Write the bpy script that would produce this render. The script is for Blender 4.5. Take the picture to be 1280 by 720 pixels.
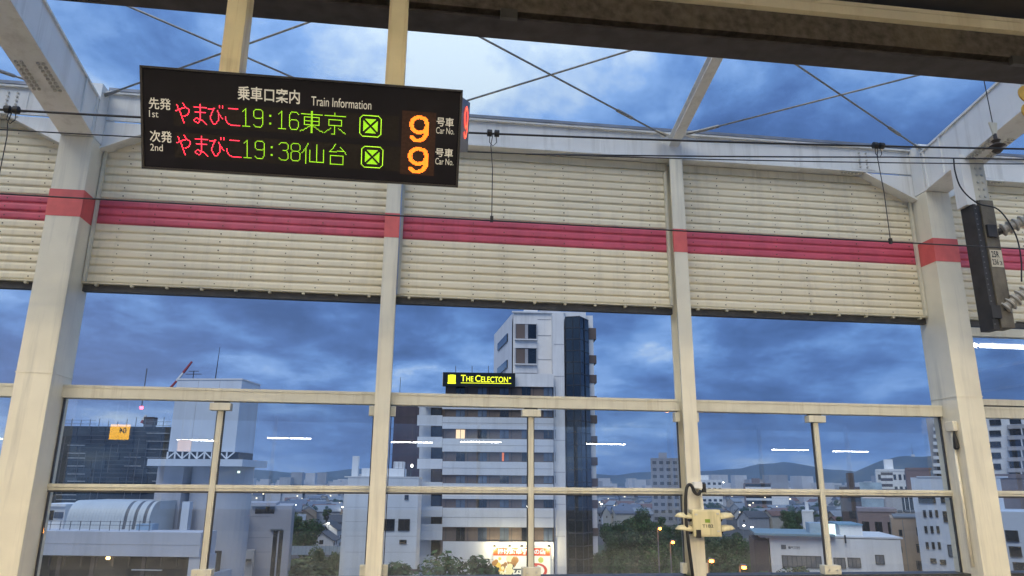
import bpy, bmesh, math, random
from mathutils import Vector, Matrix
R = math.radians
random.seed(7)
for o in list(bpy.data.objects): bpy.data.objects.remove(o)
HAZE = 8.5e-5; LAMP_NEAR = 70
SC = bpy.context.scene
COL = SC.collection
# ------------------------------------------------------------------ camera
ZC = 16.0                                   # eye height above the street
FPX, PITCH, ROLL, AZ = 905.0, R(15.2), R(.46), R(7.6)
FW = Vector((math.sin(AZ)*math.cos(PITCH), math.cos(AZ)*math.cos(PITCH), math.sin(PITCH)))
_rt = Vector((math.cos(AZ), -math.sin(AZ), 0)); _up = _rt.cross(FW)
RT = _rt*math.cos(ROLL) + _up*math.sin(ROLL)
UP = -_rt*math.sin(ROLL) + _up*math.cos(ROLL)
cam = bpy.data.cameras.new('camera'); camo = bpy.data.objects.new('camera', cam); COL.objects.link(camo)
cam.sensor_width = 36; cam.lens = FPX/1280*36; cam.clip_start = .05; cam.clip_end = 40000
camo.matrix_world = Matrix(((RT.x, UP.x, -FW.x, 0), (RT.y, UP.y, -FW.y, 0), (RT.z, UP.z, -FW.z, ZC), (0, 0, 0, 1)))
SC.camera = camo
# ------------------------------------------------------------------ sky
W = bpy.data.worlds.new('World'); SC.world = W; W.use_nodes = True
wn, wl = W.node_tree.nodes, W.node_tree.links
wn.clear()
def wnode(t, **k):
    n = wn.new(t)
    for a, b in k.items(): setattr(n, a, b)
    return n
def ramp(n, stops, interp='EASE'):
    cr = n.color_ramp; cr.interpolation = interp
    while len(cr.elements) < len(stops): cr.elements.new(.5)
    for e, (p, c) in zip(cr.elements, stops):
        e.position = p; e.color = (c, c, c, 1) if not isinstance(c, tuple) else (*c, 1)
wo = wnode('ShaderNodeOutputWorld'); bg = wnode('ShaderNodeBackground')
tc = wnode('ShaderNodeTexCoord'); sep = wnode('ShaderNodeSeparateXYZ')
wl.new(tc.outputs['Generated'], sep.inputs[0])
def wmath(op, a, b=None, clamp=False):
    n = wnode('ShaderNodeMath', operation=op, use_clamp=clamp)
    for i, v in enumerate((a, b)):
        if v is None: continue
        if isinstance(v, (int, float)): n.inputs[i].default_value = v
        else: wl.new(v, n.inputs[i])
    return n.outputs[0]
zz = wmath('ADD', wmath('MAXIMUM', sep.outputs[2], 0.0), .28)
cx = wmath('DIVIDE', sep.outputs[0], zz); cy = wmath('DIVIDE', sep.outputs[1], zz)
cmb = wnode('ShaderNodeCombineXYZ'); wl.new(cx, cmb.inputs[0]); wl.new(cy, cmb.inputs[1])
def wnoise(scale, det, off, rough=.55, dist=0.0):
    mp = wnode('ShaderNodeMapping'); mp.inputs['Location'].default_value = off
    wl.new(cmb.outputs[0], mp.inputs[0])
    n = wnode('ShaderNodeTexNoise'); n.inputs['Scale'].default_value = scale; n.inputs['Detail'].default_value = det
    n.inputs['Roughness'].default_value = rough; n.inputs['Distortion'].default_value = dist
    wl.new(mp.outputs[0], n.inputs['Vector']); return n.outputs['Fac']
n1 = wnoise(1.5, 8, (3.1, 1.4, 0), .55, .35); n2 = wnoise(4.6, 9, (1.0, 7.0, 0), .62, .2)
cl = wmath('ADD', wmath('MULTIPLY', n1, 1.25), wmath('MULTIPLY', n2, .62))
cl = wmath('SUBTRACT', cl, .435)
r_el = wnode('ShaderNodeValToRGB'); wl.new(sep.outputs[2], r_el.inputs[0])
# overall shift of the cloud density with height above the horizon: thick dark deck low down, thinner overhead
ramp(r_el, [(0.0, .55), (.06, .56), (.13, .45), (.25, .41), (.36, .51), (.52, .68), (.75, .61), (1.0, .58)])
dens = wmath('ADD', cl, wmath('SUBTRACT', r_el.outputs[0], .5))
r_c = wnode('ShaderNodeValToRGB'); wl.new(dens, r_c.inputs[0])
ramp(r_c, [(.28, (.054, .116, .300)), (.42, (.088, .185, .460)), (.53, (.145, .300, .660)), (.64, (.26, .46, .86)), (.80, (.70, .86, 1.0))], 'LINEAR')
skt = wnode('ShaderNodeTexSky', sky_type='NISHITA'); skt.sun_disc = False
SUN_EL, SUN_ROT = R(6), R(-25)
skt.sun_elevation = SUN_EL; skt.sun_rotation = SUN_ROT; skt.dust_density = 1.5; skt.ozone_density = 3
sks = wnode('ShaderNodeVectorMath', operation='SCALE'); sks.inputs['Scale'].default_value = .05
wl.new(skt.outputs[0], sks.inputs[0])
mx = wnode('ShaderNodeMix', data_type='RGBA'); mx.inputs[0].default_value = .95
wl.new(sks.outputs[0], mx.inputs[6]); wl.new(r_c.outputs[0], mx.inputs[7])
# an overcast sky is brightest at the zenith
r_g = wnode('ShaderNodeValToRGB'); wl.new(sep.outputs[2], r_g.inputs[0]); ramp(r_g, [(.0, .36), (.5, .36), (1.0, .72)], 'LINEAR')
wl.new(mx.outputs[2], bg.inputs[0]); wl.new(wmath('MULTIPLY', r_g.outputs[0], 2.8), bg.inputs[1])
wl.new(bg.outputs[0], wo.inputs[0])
# ------------------------------------------------------------------ faint sun behind the cloud deck
sl = bpy.data.lights.new('sun', 'SUN'); sl.energy = 1.5; sl.angle = R(35); sl.color = (1.0, .93, .76)
so = bpy.data.objects.new('sun', sl); COL.objects.link(so)
so.rotation_euler = Vector((-.35, -.55, .8)).to_track_quat('Z', 'Y').to_euler()
SC.view_settings.view_transform = 'Standard'; SC.view_settings.look = 'None'
SC.view_settings.exposure = 0; SC.view_settings.gamma = 1
SC.render.engine = 'CYCLES'; SC.cycles.use_denoising = True
SC.cycles.max_bounces = 6; SC.cycles.transparent_max_bounces = 16; SC.cycles.volume_bounces = 0
SC.cycles.sample_clamp_indirect = 6.0
# ------------------------------------------------------------------ pixel -> place helpers
def ray(px, py): return FW*FPX + RT*(px-640) - UP*(py-360)
def onv(px, py, v):
    d = ray(px, py); d = d*(v/d.y); return Vector((d.x, v, d.z))          # relative to the eye
def on_plane(px, py, p, n):
    d = ray(px, py); return d*(Vector(p).dot(n)/d.dot(n))
def gnd(px, py, z=0.0):
    d = ray(px, py); d = d*((z-ZC)/d.z); return Vector((d.x, d.y, z))
def dirn(px, dist):
    d = ray(px, 606); d.z = 0; d.normalize(); return d*dist
# ------------------------------------------------------------------ materials
def S(r, g, b):
    f = lambda c: ((c/255+.055)/1.055)**2.4 if c > 10 else c/255/12.92
    return (f(r), f(g), f(b))
MATS = {}
def mat(name, col, rough=.6, metal=0, var=.12, scale=3, streak=0, dirt=None, bump=0, bscale=40, spec=.5, coat=0):
    if name in MATS: return MATS[name]
    m = bpy.data.materials.new(name); m.use_nodes = True; MATS[name] = m
    n, l = m.node_tree.nodes, m.node_tree.links; b = n['Principled BSDF']
    b.inputs['Roughness'].default_value = rough; b.inputs['Metallic'].default_value = metal
    b.inputs['Specular IOR Level'].default_value = spec; b.inputs['Coat Weight'].default_value = coat
    t = n.new('ShaderNodeTexCoord'); g = n.new('ShaderNodeNewGeometry')
    tx = n.new('ShaderNodeTexNoise'); tx.inputs['Scale'].default_value = scale; tx.inputs['Detail'].default_value = 6
    l.new(g.outputs['Position'], tx.inputs['Vector'])
    rp = n.new('ShaderNodeValToRGB'); l.new(tx.outputs['Fac'], rp.inputs[0])
    ramp(rp, [(.3, tuple(c*(1-var) for c in col)), (.7, tuple(min(1, c*(1+var)) for c in col))], 'LINEAR')
    out = rp.outputs[0]
    if streak:
        mp = n.new('ShaderNodeMapping'); mp.inputs['Scale'].default_value = (streak, streak, streak*.06)
        l.new(g.outputs['Position'], mp.inputs[0])
        t2 = n.new('ShaderNodeTexNoise'); t2.inputs['Scale'].default_value = 1; t2.inputs['Detail'].default_value = 5; t2.inputs['Roughness'].default_value = .7
        l.new(mp.outputs[0], t2.inputs['Vector'])
        r2 = n.new('ShaderNodeValToRGB'); l.new(t2.outputs['Fac'], r2.inputs[0]); ramp(r2, [(.5, 0.0), (.78, .75)], 'LINEAR')
        mx = n.new('ShaderNodeMix'); mx.data_type = 'RGBA'; l.new(r2.outputs[0], mx.inputs[0]); l.new(out, mx.inputs[6])
        mx.inputs[7].default_value = (*(dirt or tuple(c*.45 for c in col)), 1); out = mx.outputs[2]
    l.new(out, b.inputs['Base Color'])
    if bump:
        t3 = n.new('ShaderNodeTexNoise'); t3.inputs['Scale'].default_value = bscale; l.new(g.outputs['Position'], t3.inputs['Vector'])
        bp = n.new('ShaderNodeBump'); bp.inputs['Strength'].default_value = bump; bp.inputs['Distance'].default_value = .01
        l.new(t3.outputs['Fac'], bp.inputs['Height']); l.new(bp.outputs[0], b.inputs['Normal'])
    return m
def emit(name, col, strength):
    if name in MATS: return MATS[name]
    m = bpy.data.materials.new(name); m.use_nodes = True; MATS[name] = m
    b = m.node_tree.nodes['Principled BSDF']; b.inputs['Base Color'].default_value = (*[c*.3 for c in col], 1)
    b.inputs['Emission Color'].default_value = (*col, 1); b.inputs['Emission Strength'].default_value = strength
    b.inputs['Roughness'].default_value = .5
    return m
def glass_mat():
    m = bpy.data.materials.new('screen_glass'); m.use_nodes = True
    n, l = m.node_tree.nodes, m.node_tree.links; n.clear()
    o = n.new('ShaderNodeOutputMaterial'); tr = n.new('ShaderNodeBsdfTransparent'); gl = n.new('ShaderNodeBsdfGlossy'); df = n.new('ShaderNodeBsdfDiffuse')
    tr.inputs[0].default_value = (.94, .96, .97, 1); gl.inputs['Roughness'].default_value = .004; gl.inputs[0].default_value = (1, 1, 1, 1)
    # thin pane: same Fresnel (Schlick) reflectance from either side
    gg = n.new('ShaderNodeNewGeometry'); dp = n.new('ShaderNodeVectorMath'); dp.operation = 'DOT_PRODUCT'; l.new(gg.outputs['Incoming'], dp.inputs[0]); l.new(gg.outputs['Normal'], dp.inputs[1])
    def mth(op, a, b=None):
        q = n.new('ShaderNodeMath'); q.operation = op
        for i, v in enumerate((a, b)):
            if isinstance(v, (int, float)): q.inputs[i].default_value = v
            elif v is not None: l.new(v, q.inputs[i])
        return q.outputs[0]
    fres = mth('ADD', mth('MULTIPLY', mth('POWER', mth('SUBTRACT', 1.0, mth('ABSOLUTE', dp.outputs['Value'])), 5.0), .94), .05)
    g = n.new('ShaderNodeNewGeometry'); mp = n.new('ShaderNodeMapping'); mp.inputs['Scale'].default_value = (7, 7, .5)
    l.new(g.outputs['Position'], mp.inputs[0])
    t = n.new('ShaderNodeTexNoise'); t.inputs['Scale'].default_value = 1.0; t.inputs['Detail'].default_value = 7; t.inputs['Roughness'].default_value = .65
    l.new(mp.outputs[0], t.inputs['Vector'])
    # grime: thin film everywhere, thicker along the bottom edge of the screen where road dust settles
    sx = n.new('ShaderNodeSeparateXYZ'); l.new(g.outputs['Position'], sx.inputs[0])
    mr = n.new('ShaderNodeMapRange'); mr.inputs['From Min'].default_value = ZC-.78; mr.inputs['From Max'].default_value = ZC-1.2
    mr.inputs['To Min'].default_value = .018; mr.inputs['To Max'].default_value = .11; l.new(sx.outputs[2], mr.inputs[0])
    rp = n.new('ShaderNodeValToRGB'); ramp(rp, [(.3, .35), (.75, 1.3)], 'LINEAR'); l.new(t.outputs['Fac'], rp.inputs[0])
    ml = n.new('ShaderNodeMath'); ml.operation = 'MULTIPLY'; l.new(mr.outputs[0], ml.inputs[0]); l.new(rp.outputs[0], ml.inputs[1])
    df.inputs[0].default_value = (.62, .62, .58, 1)
    m1 = n.new('ShaderNodeMixShader'); l.new(ml.outputs[0], m1.inputs[0]); l.new(tr.outputs[0], m1.inputs[1]); l.new(df.outputs[0], m1.inputs[2])
    m2 = n.new('ShaderNodeMixShader'); l.new(fres, m2.inputs[0]); l.new(m1.outputs[0], m2.inputs[1]); l.new(gl.outputs[0], m2.inputs[2])
    l.new(m2.outputs[0], o.inputs[0]); return m
# ------------------------------------------------------------------ mesh helpers
class MB:
    def __init__(s): s.v = []; s.f = []
    def box(s, x0, x1, y0, y1, z0, z1):
        x0, x1 = min(x0, x1), max(x0, x1); y0, y1 = min(y0, y1), max(y0, y1); z0, z1 = min(z0, z1), max(z0, z1)
        b = len(s.v)
        s.v += [(x, y, z) for z in (z0, z1) for y in (y0, y1) for x in (x0, x1)]
        s.f += [tuple(b+i for i in q) for q in ((0, 2, 3, 1), (4, 5, 7, 6), (0, 1, 5, 4), (2, 6, 7, 3), (0, 4, 6, 2), (1, 3, 7, 5))]
        return s
    def poly(s, pts): b = len(s.v); s.v += [tuple(p) for p in pts]; s.f.append(tuple(range(b, b+len(pts)))); return s
    def prism(s, a, c):                      # two matching outlines -> closed solid
        b = len(s.v); n = len(a); s.v += [tuple(p) for p in a] + [tuple(p) for p in c]
        s.f.append(tuple(range(b+n-1, b-1, -1))); s.f.append(tuple(range(b+n, b+2*n)))
        for i in range(n): j = (i+1) % n; s.f.append((b+i, b+j, b+n+j, b+n+i))
        return s
    def tube(s, pts, r, n=8):
        pts = [Vector(p) for p in pts]; rs = r if isinstance(r, (list, tuple)) else [r]*len(pts); b = len(s.v); N = None
        for i, p in enumerate(pts):
            t = (pts[min(i+1, len(pts)-1)] - pts[max(i-1, 0)]).normalized()
            if N is None: N = t.orthogonal().normalized()
            N = (N - t*N.dot(t)).normalized(); Bn = t.cross(N)
            s.v += [tuple(p + (N*math.cos(2*math.pi*k/n) + Bn*math.sin(2*math.pi*k/n))*rs[i]) for k in range(n)]
        for i in range(len(pts)-1):
            for k in range(n):
                k2 = (k+1) % n; s.f.append((b+i*n+k, b+i*n+k2, b+(i+1)*n+k2, b+(i+1)*n+k))
        s.f.append(tuple(b+k for k in range(n-1, -1, -1))); s.f.append(tuple(b+(len(pts)-1)*n+k for k in range(n)))
        return s
    def shift(s, d): s.v = [(x+d[0], y+d[1], z+d[2]) for x, y, z in s.v]; return s
    def mesh(s, name, m):
        me = bpy.data.meshes.new(name); me.from_pydata(s.v, [], s.f); me.update()
        bm = bmesh.new(); bm.from_mesh(me); bmesh.ops.recalc_face_normals(bm, faces=bm.faces); bm.to_mesh(me); bm.free()
        if m: me.materials.append(m)
        return me
    def build(s, name, m, parent=None, smooth=False, bevel=0):
        me = s.mesh(name, m); o = bpy.data.objects.new(name, me); COL.objects.link(o); o.parent = parent
        if smooth:
            for p in me.polygons: p.use_smooth = len(p.vertices) == 4
        if bevel:
            b = o.modifiers.new('bevel', 'BEVEL'); b.width = bevel; b.segments = 2; b.limit_method = 'ANGLE'
        return o
def smooth_path(p, k=6):
    p = [Vector(q) for q in p]; e = [2*p[0]-p[1]] + p + [2*p[-1]-p[-2]]; out = []
    for i in range(1, len(e)-2):
        for j in range(k):
            t = j/k; a, b, c, d = e[i-1:i+3]
            out.append(.5*((2*b)+(c-a)*t+(2*a-5*b+4*c-d)*t*t+(3*b-a-3*c+d)*t**3))
    return out+[p[-1]]
def add(name, me, parent=None, loc=(0, 0, 0)):
    o = bpy.data.objects.new(name, me); COL.objects.link(o); o.parent = parent; o.location = loc; return o
def tag(o, label=None, cat=None, group=None, kind=None):
    if label: o['label'] = label
    if cat: o['category'] = cat
    if group: o['group'] = group
    if kind: o['kind'] = kind
    return o
def empty(name, loc=(0, 0, 0), rot=(0, 0, 0)):
    o = bpy.data.objects.new(name, None); COL.objects.link(o); o.location = loc; o.rotation_euler = rot; o.empty_display_size = .2; return o
def copy_tree(o, parent=None):
    c = o.copy(); COL.objects.link(c); c.parent = parent
    for ch in list(o.children): copy_tree(ch, c)
    return c
def text(name, body, m, parent, x0, x1, z0, z1, y, rot=None, bold=.0):
    """flat lettering fitted to a rectangle of the parent's x-z plane, facing -y"""
    c = bpy.data.curves.new('lettering', 'FONT'); c.body = body; c.offset = bold
    o = bpy.data.objects.new('lettering', c); COL.objects.link(o)
    dg = bpy.context.evaluated_depsgraph_get(); me = bpy.data.meshes.new_from_object(o.evaluated_get(dg))
    bpy.data.objects.remove(o)
    xs = [v.co.x for v in me.vertices]; ys = [v.co.y for v in me.vertices]
    ax, bx, ay, by = min(xs), max(xs), min(ys), max(ys)
    for v in me.vertices:
        v.co = Vector((x0+(v.co.x-ax)/(bx-ax)*(x1-x0), y, z0+(v.co.y-ay)/(by-ay)*(z1-z0)))
    me.materials.clear(); me.materials.append(m)
    o = bpy.data.objects.new(name, me); COL.objects.link(o); o.parent = parent; return o

M_steel = mat('painted_steel', (.74, .685, .535), .30, var=.06, scale=2.5, streak=5, dirt=(.40, .375, .31), spec=.5)
M_beam = mat('pale_beam_paint', (.74, .735, .70), .45, var=.07, scale=2, streak=4, dirt=(.42, .40, .35))
M_red = mat('red_band_paint', (.64, .12, .11), .5, var=.08, scale=8)
M_side = mat('cream_siding', (.76, .68, .49), .5, var=.05, scale=1.3, streak=6, dirt=(.58, .52, .39))
M_pink = mat('crimson_siding', (.54, .085, .13), .5, var=.12, scale=4, streak=8, dirt=(.40, .075, .10))
M_flash = mat('cream_flashing', (.62, .57, .42), .55, var=.08, scale=3, streak=6)
M_dark = mat('dark_rail', (.045, .045, .045), .5, var=.3, scale=9)
M_frame = mat('cream_frame', (.62, .585, .46), .42, var=.07, scale=4, streak=9, dirt=(.40, .35, .25))
M_glass = glass_mat()
M_black = mat('black_rubber', (.012, .012, .013), .55, var=.2)
M_wire = mat('wire_metal', (.03, .03, .032), .5, metal=.3, var=.2)
M_rod = mat('galvanised_rod', (.28, .28, .27), .45, metal=.5, var=.2, scale=20)
M_bolt = mat('rusty_bolt', (.10, .075, .055), .7, var=.4, scale=30)
M_bolt2 = mat('painted_bolt', (.50, .48, .42), .5, var=.2, scale=30)
M_conc = mat('concrete', (.33, .32, .30), .85, var=.2, scale=1.5, bump=.3)
# ================================================================== STATION
Z = ZC
# ---- deck and platform under the camera
tag(MB().box(-40, 45, -32, 10.4, Z-3.6, Z-2.9).build('track_bed', M_conc), kind='structure')
tag(MB().box(-40, 45, -7, 4.45, Z-2.9+.004, Z-1.6).build('platform', mat('platform_paving', (.14, .14, .14), .7, var=.12, scale=4, bump=.2)), kind='structure')
tag(MB().box(-40, 45, -29, -19, Z-2.9+.004, Z-1.6).build('platform', MATS['platform_paving']), kind='structure')

# ---- steel columns
def big_column(x0, x1, label):
    r = empty('steel_column', ((x0+x1)/2, 9.8, Z-2.9)); w = (x1-x0)/2
    lo, hi = 0, 2.9+4.47
    MB().box(-w, w, -.25, .30, lo, hi).build('shaft', M_steel, r, bevel=.008)
    MB().box(-w-.004, w+.004, -.254, .1, 2.9+3.33, 2.9+3.70).build('red_band', M_red, r)
    MB().box(-w-.006, w+.006, -.256, .29, 2.9+1.28, 2.9+1.295).build('weld_seam', M_steel, r)
    MB().box(-w-.05, w+.05, -.30, .32, 0, .04).build('base_plate', M_steel, r)
    return tag(r, label, 'column', 'wide box columns')
bigL = big_column(-4.84, -4.42, 'wide cream steel column with red band at the left end of the platform screen')
bigR = big_column(7.77, 8.18, 'wide cream steel column with red band beside the hanging insulator post')
def small_column(x, label):
    r = empty('steel_column', (x, 9.8, Z-2.9))
    w = .1; H = 2.9+4.83
    MB().box(-w, w, -.06, -.035, 0, H).build('front_flange', M_steel, r)
    MB().box(-.012, .012, -.035, .215, 0, H).build('web', M_steel, r)
    MB().box(-w, w, .215, .24, 0, H).build('back_flange', M_steel, r)
    MB().box(-w-.004, w+.004, -.064, -.031, 2.9+3.33, 2.9+3.69).build('red_band', M_red, r)
    MB().box(-w-.004, w+.004, -.063, -.032, 2.9+1.19, 2.9+1.2).build('weld_seam', M_steel, r)
    for zz in (-1.12, .87):
        for sx in (-1, 1):
            MB().box(sx*(w+.002), sx*(w+.075), .06, .16, 2.9+zz, 2.9+zz+.13).build('bracket', M_frame, r, bevel=.004)
    return tag(r, label, 'column', 'narrow H-section columns')
smallX = (-8.95, -.41, 3.81, 12.45)
small_column(smallX[0], 'narrow steel column beyond the left wide column, outside the sign')
small_column(smallX[1], 'narrow cream steel column with red band directly below the train information sign')
small_column(smallX[2], 'narrow cream steel column carrying the visored signal box')
small_column(smallX[3], 'narrow steel column beyond the right wide column, past the insulators')
BAYS = [(-8.85, -4.84), (-4.42, -.51), (-.31, 3.71), (3.91, 7.77), (8.18, 12.35)]
BN = ['left of the left wide column', 'behind the train information sign', 'in the middle above the hotel', 'between signal box column and right wide column', 'right of the right wide column']

# ---- corrugated cladding above the openings
NS = 18; ZB, ZT = 2.55, 4.70; PIT = (ZT-ZB)/NS
def strip_mesh(w, m):
    p = [(0, .022), (.006, .020), (.018, .004), (.030, .0), (.078, .0), (.092, .005), (.108, .020), (PIT, .022)]
    p = [(y, z) for z, y in p]
    a = [(0, y, z) for y, z in p]; b = [(w, y, z) for y, z in p]
    back = [(0, .034, PIT), (0, .034, 0)]; backb = [(w, .034, PIT), (w, .034, 0)]
    return MB().prism(a+back, b+backb).mesh('siding_strip', m)
for k, (x0, x1) in enumerate(BAYS):
    r = empty('cladding_panel', (x0, 9.93, Z+ZB)); w = x1-x0
    mc, mp = strip_mesh(w-.02, M_side), strip_mesh(w-.02, M_pink)
    for i in range(NS):
        red = 7 <= i < 10
        o = add('siding_strip', mp if red else mc, r, (.01+random.uniform(-.002, .002), random.uniform(-.003, .003), i*PIT))
        o.rotation_euler.y = random.uniform(-.0006, .0006)
        if red: o['label'] = 'crimson strip of the siding'
    fb = MB()
    xx = .18 if k != 1 else .35
    while xx < w-.1:
        for i in range(NS):
            a = xx+random.uniform(-.02, .02); zc = i*PIT+.052 + random.uniform(-.004, .004); q = random.uniform(.0055, .0105)
            fb.prism([(a+q*math.cos(t*1.047), .004, zc+q*math.sin(t*1.047)) for t in range(6)], [(a+q*math.cos(t*1.047), -.006, zc+q*math.sin(t*1.047)) for t in range(6)])
        xx += .445
    tag(fb.build('fasteners', M_bolt, r), kind='stuff')
    MB().box(0, w, -.035, .03, -.022, -.004).build('drip_flashing', M_flash, r)
    MB().box(0, w, .02, .11, -.115, -.024).build('bottom_rail', M_dark, r)
    bb = MB()
    xx = .18
    while xx < w-.1: bb.box(xx-.018, xx+.018, -.03, .02, -.05, -.022); xx += .445
    tag(bb.build('rail_clips', M_flash, r), kind='stuff')
    MB().box(.0, w, -.012, .03, ZT-ZB+.003, ZT-ZB+.115).build('top_flashing', M_flash, r)
    if k in (1, 2, 4): MB().box(.012, .05, -.055, -.006, 0, 2.12).build('edge_trim', M_frame, r)
    if k in (0, 3, 2): MB().box(w-.05, w-.012, -.055, -.006, 0, 2.12).build('edge_trim', M_frame, r)
    tag(r, 'cream corrugated cladding with a crimson stripe, ' + BN[k], 'cladding', 'corrugated cladding bays')

# ---- eaves beam, one length per bay, with haunches at the wide columns
def hbeam(x0, x1, y0, y1, z0, z1, f0, f1, t=.03):
    ym = (y0+y1)/2
    return MB().box(f0, f1, y0, y1, z0, z0+t).box(x0, x1, y0, y1, z1-t, z1).box(x0, x1, y0+.05, y0+.05+t, z0+t, z1-t)
EB0, EB1 = 4.83, 5.28
spans = [(-12, -4.84), (-4.42, 7.77), (8.18, 16)]
sn = ['left of the left wide column', 'above the three middle bays', 'right of the right wide column']
for (x0, x1), nm in zip(spans, sn):
    r = empty('eaves_beam', (x0, 9.8, Z+EB0)); w = x1-x0
    hbeam(0, w, -.05, .25, 0, EB1-EB0, .82 if x0 in (-4.42, 8.18) else 0, w-.82 if x1 in (-4.84, 7.77) else w).build('web_and_flanges', M_beam, r)
    MB().box(0, w, -.06, .3, EB1-EB0+.003, EB1-EB0+.05).build('gutter_edge', mat('zinc_edge', (.22, .24, .28), .5, metal=.4, var=.2), r)
    for sd, on in ((0, x0 in (-4.42, 8.18)), (1, x1 in (-4.84, 7.77))):
        if not on: continue
        f = (lambda t: t) if sd == 0 else (lambda t: w-t)
        hz = -.40
        tri = [(f(0), 0), (f(.82), 0), (f(.0), hz)]
        MB().prism([(a, .0, b) for a, b in tri], [(a, .03, b) for a, b in tri]).build('haunch_web', M_beam, r)
        q = [(f(0), hz), (f(.82), -.002), (f(.82), -.028), (f(0), hz-.028)]
        MB().prism([(a, -.05, b) for a, b in q], [(a, .25, b) for a, b in q]).build('haunch_flange', M_beam, r)
        sp = MB().box(f(.62), f(1.02), -.058, -.052, .06, .38).build('splice_plate', M_beam, r)
        sp.location.y = .05
        bl = MB()
        for i in range(2):
            for j in range(5):
                cxx, czz = f(.76+.12*i), .1+.06*j
                bl.prism([(cxx+.016*math.cos(t*1.047), -.058, czz+.016*math.sin(t*1.047)) for t in range(6)], [(cxx+.016*math.cos(t*1.047), -.078, czz+.016*math.sin(t*1.047)) for t in range(6)])
        tag(bl.build('plate_bolts', M_bolt2, sp), kind='stuff')
        b2 = MB()
        for i in range(9):
            for yy in (.0, .2):
                cxx = f(.72+.06*i); b2.box(cxx-.014, cxx+.014, yy-.014, yy+.014, -.022, -.002)
        tag(b2.build('flange_bolts', M_bolt2, r), kind='stuff')
    tag(r, 'pale horizontal steel eaves beam ' + nm, 'beam', 'eaves beam lengths')

# ---- rafters: wide ones from the wide columns, slender ones from the narrow columns
def rafter(x0, x1, zl, zh, slope, label, big, v0=9.55, v1=4.9):
    r = empty('roof_rafter', ((x0+x1)/2, v0, Z+zl)); w = (x1-x0)/2; L = v0-v1
    def sl(a0, a1, b0, b1):          # x range, height range above the bottom edge
        s = [(a0, 0, b0), (a1, 0, b0), (a1, 0, b1), (a0, 0, b1)]
        back = .5 if big else .25
        return MB().prism([(x, back, z) if True else 0 for x, _, z in s], [(x, 0, z) for x, _, z in s]), [(x, -L, z+L*slope) for x, _, z in s], s
    def part(name, a0, a1, b0, b1, m):
        s = [(a0, b0), (a1, b0), (a1, b1), (a0, b1)]
        MB().prism([(x, 0, z) for x, z in s], [(x, -L, z+L*slope) for x, z in s]).build(name, m, r)
    d = zh-zl; t = .03 if big else .014
    part('bottom_flange', -w, w, 0, t, M_beam); part('top_flange', -w, w, d-t, d, M_beam)
    if big:
        part('box_web', -w+.025, w-.025, t, d-t, M_beam)
        MB().box(-w+.002, w-.002, .002, .53, -.0, .80).build('knee_block', M_beam, r)
        for off, zz in ((.9, .0),):
            b = MB()
            for i in range(8):
                for xx in (-.15, -.09, .09, .15):
                    yy = -off-.065*i; b.box(xx-.015, xx+.015, yy-.015, yy+.015, -yy*slope-.026, -yy*slope+.003)
            tag(b.build('flange_bolts', M_bolt2, r), kind='stuff')
        for yy in (-.05, -.42):
            for sx in (-1, 1):
                MB().box(sx*(w-.025), sx*(w-.002), yy-.012, yy+.012, -yy*slope+t, -yy*slope+d-t).build('stiffener', M_beam, r)
    else:
        part('web', -.006, .006, t, d-t, M_beam)
    return tag(r, label, 'rafter', 'wide rafters' if big else 'slender rafters')
rafter(-4.84, -4.42, 4.48, 5.06, .19, 'wide pale rafter rising from the left wide column, left of the sign', True)
rafter(7.77, 8.18, 4.48, 5.14, .17, 'wide pale rafter rising from the right wide column with yellow discs', True)
for x, nm in ((smallX[0], 'above the left edge, past the left wide rafter'), (smallX[1], 'behind the sign post in the middle'), (smallX[2], 'above the signal box column'), (smallX[3], 'far right past the insulators')):
    rafter(x-.075, x+.075, 5.05, 5.20, .25, 'slender pale rafter ' + nm, False, v0=9.85)

# ---- crossed brace rods with turnbuckles, lying in the roof plane
pn = Vector((0, .24, 1)); pp = Vector((0, 9.7, 5.16))
def rod(a, b, label, tb=.82):
    A = on_plane(*a, pp, pn); B = on_plane(*b, pp, pn); d = B-A
    E0 = A - d*0; 
    r = empty('brace_rod', (A.x, A.y, A.z+Z))
    MB().tube([(0, 0, 0), d], .014, 8).build('rod', M_rod, r, smooth=True)
    p = d*tb; u = d.normalized()
    MB().tube([p-u*.17, p-u*.15, p-u*.06, p+u*.06, p+u*.15, p+u*.17], [.016, .026, .026, .026, .026, .016], 8).build('turnbuckle', M_rod, r, smooth=True)
    g = d
    side = Vector((-u.y, u.x, 0)).normalized()*.07
    MB().prism([g-u*.22+side*.25, g-u*.22-side*.25, g+u*.02-side, g+u*.02+side], [q+Vector((0, 0, .012)) for q in (g-u*.22+side*.25, g-u*.22-side*.25, g+u*.02-side, g+u*.02+side)]).build('gusset_plate', M_beam, r)
    return tag(r, label, 'brace rod', 'roof brace rods')
rod((480, -18), (832, 170), 'thin steel brace rod running down to the middle slender rafter, right of the sign')
rod((960, 10), (505, 150), 'thin steel brace rod rising from behind the right end of the sign', .9)
rod((925, 33), (1152, 187), 'thin steel brace rod running down to the right wide rafter')
rod((1300, 55), (858, 168), 'thin steel brace rod rising right from the middle slender rafter', .93)
rod((110, -14), (480, 146), 'thin steel brace rod crossing the left hanger post from upper left')
rod((480, -6), (128, 120), 'thin steel brace rod rising from the left wide rafter behind the sign', .97)
rod((-110, 52), (45, 104), 'thin steel brace rod at the left edge of the picture', .7)
rod((1330, 105), (1215, 158), 'thin steel brace rod at the right edge under the yellow discs', .5)

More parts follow.
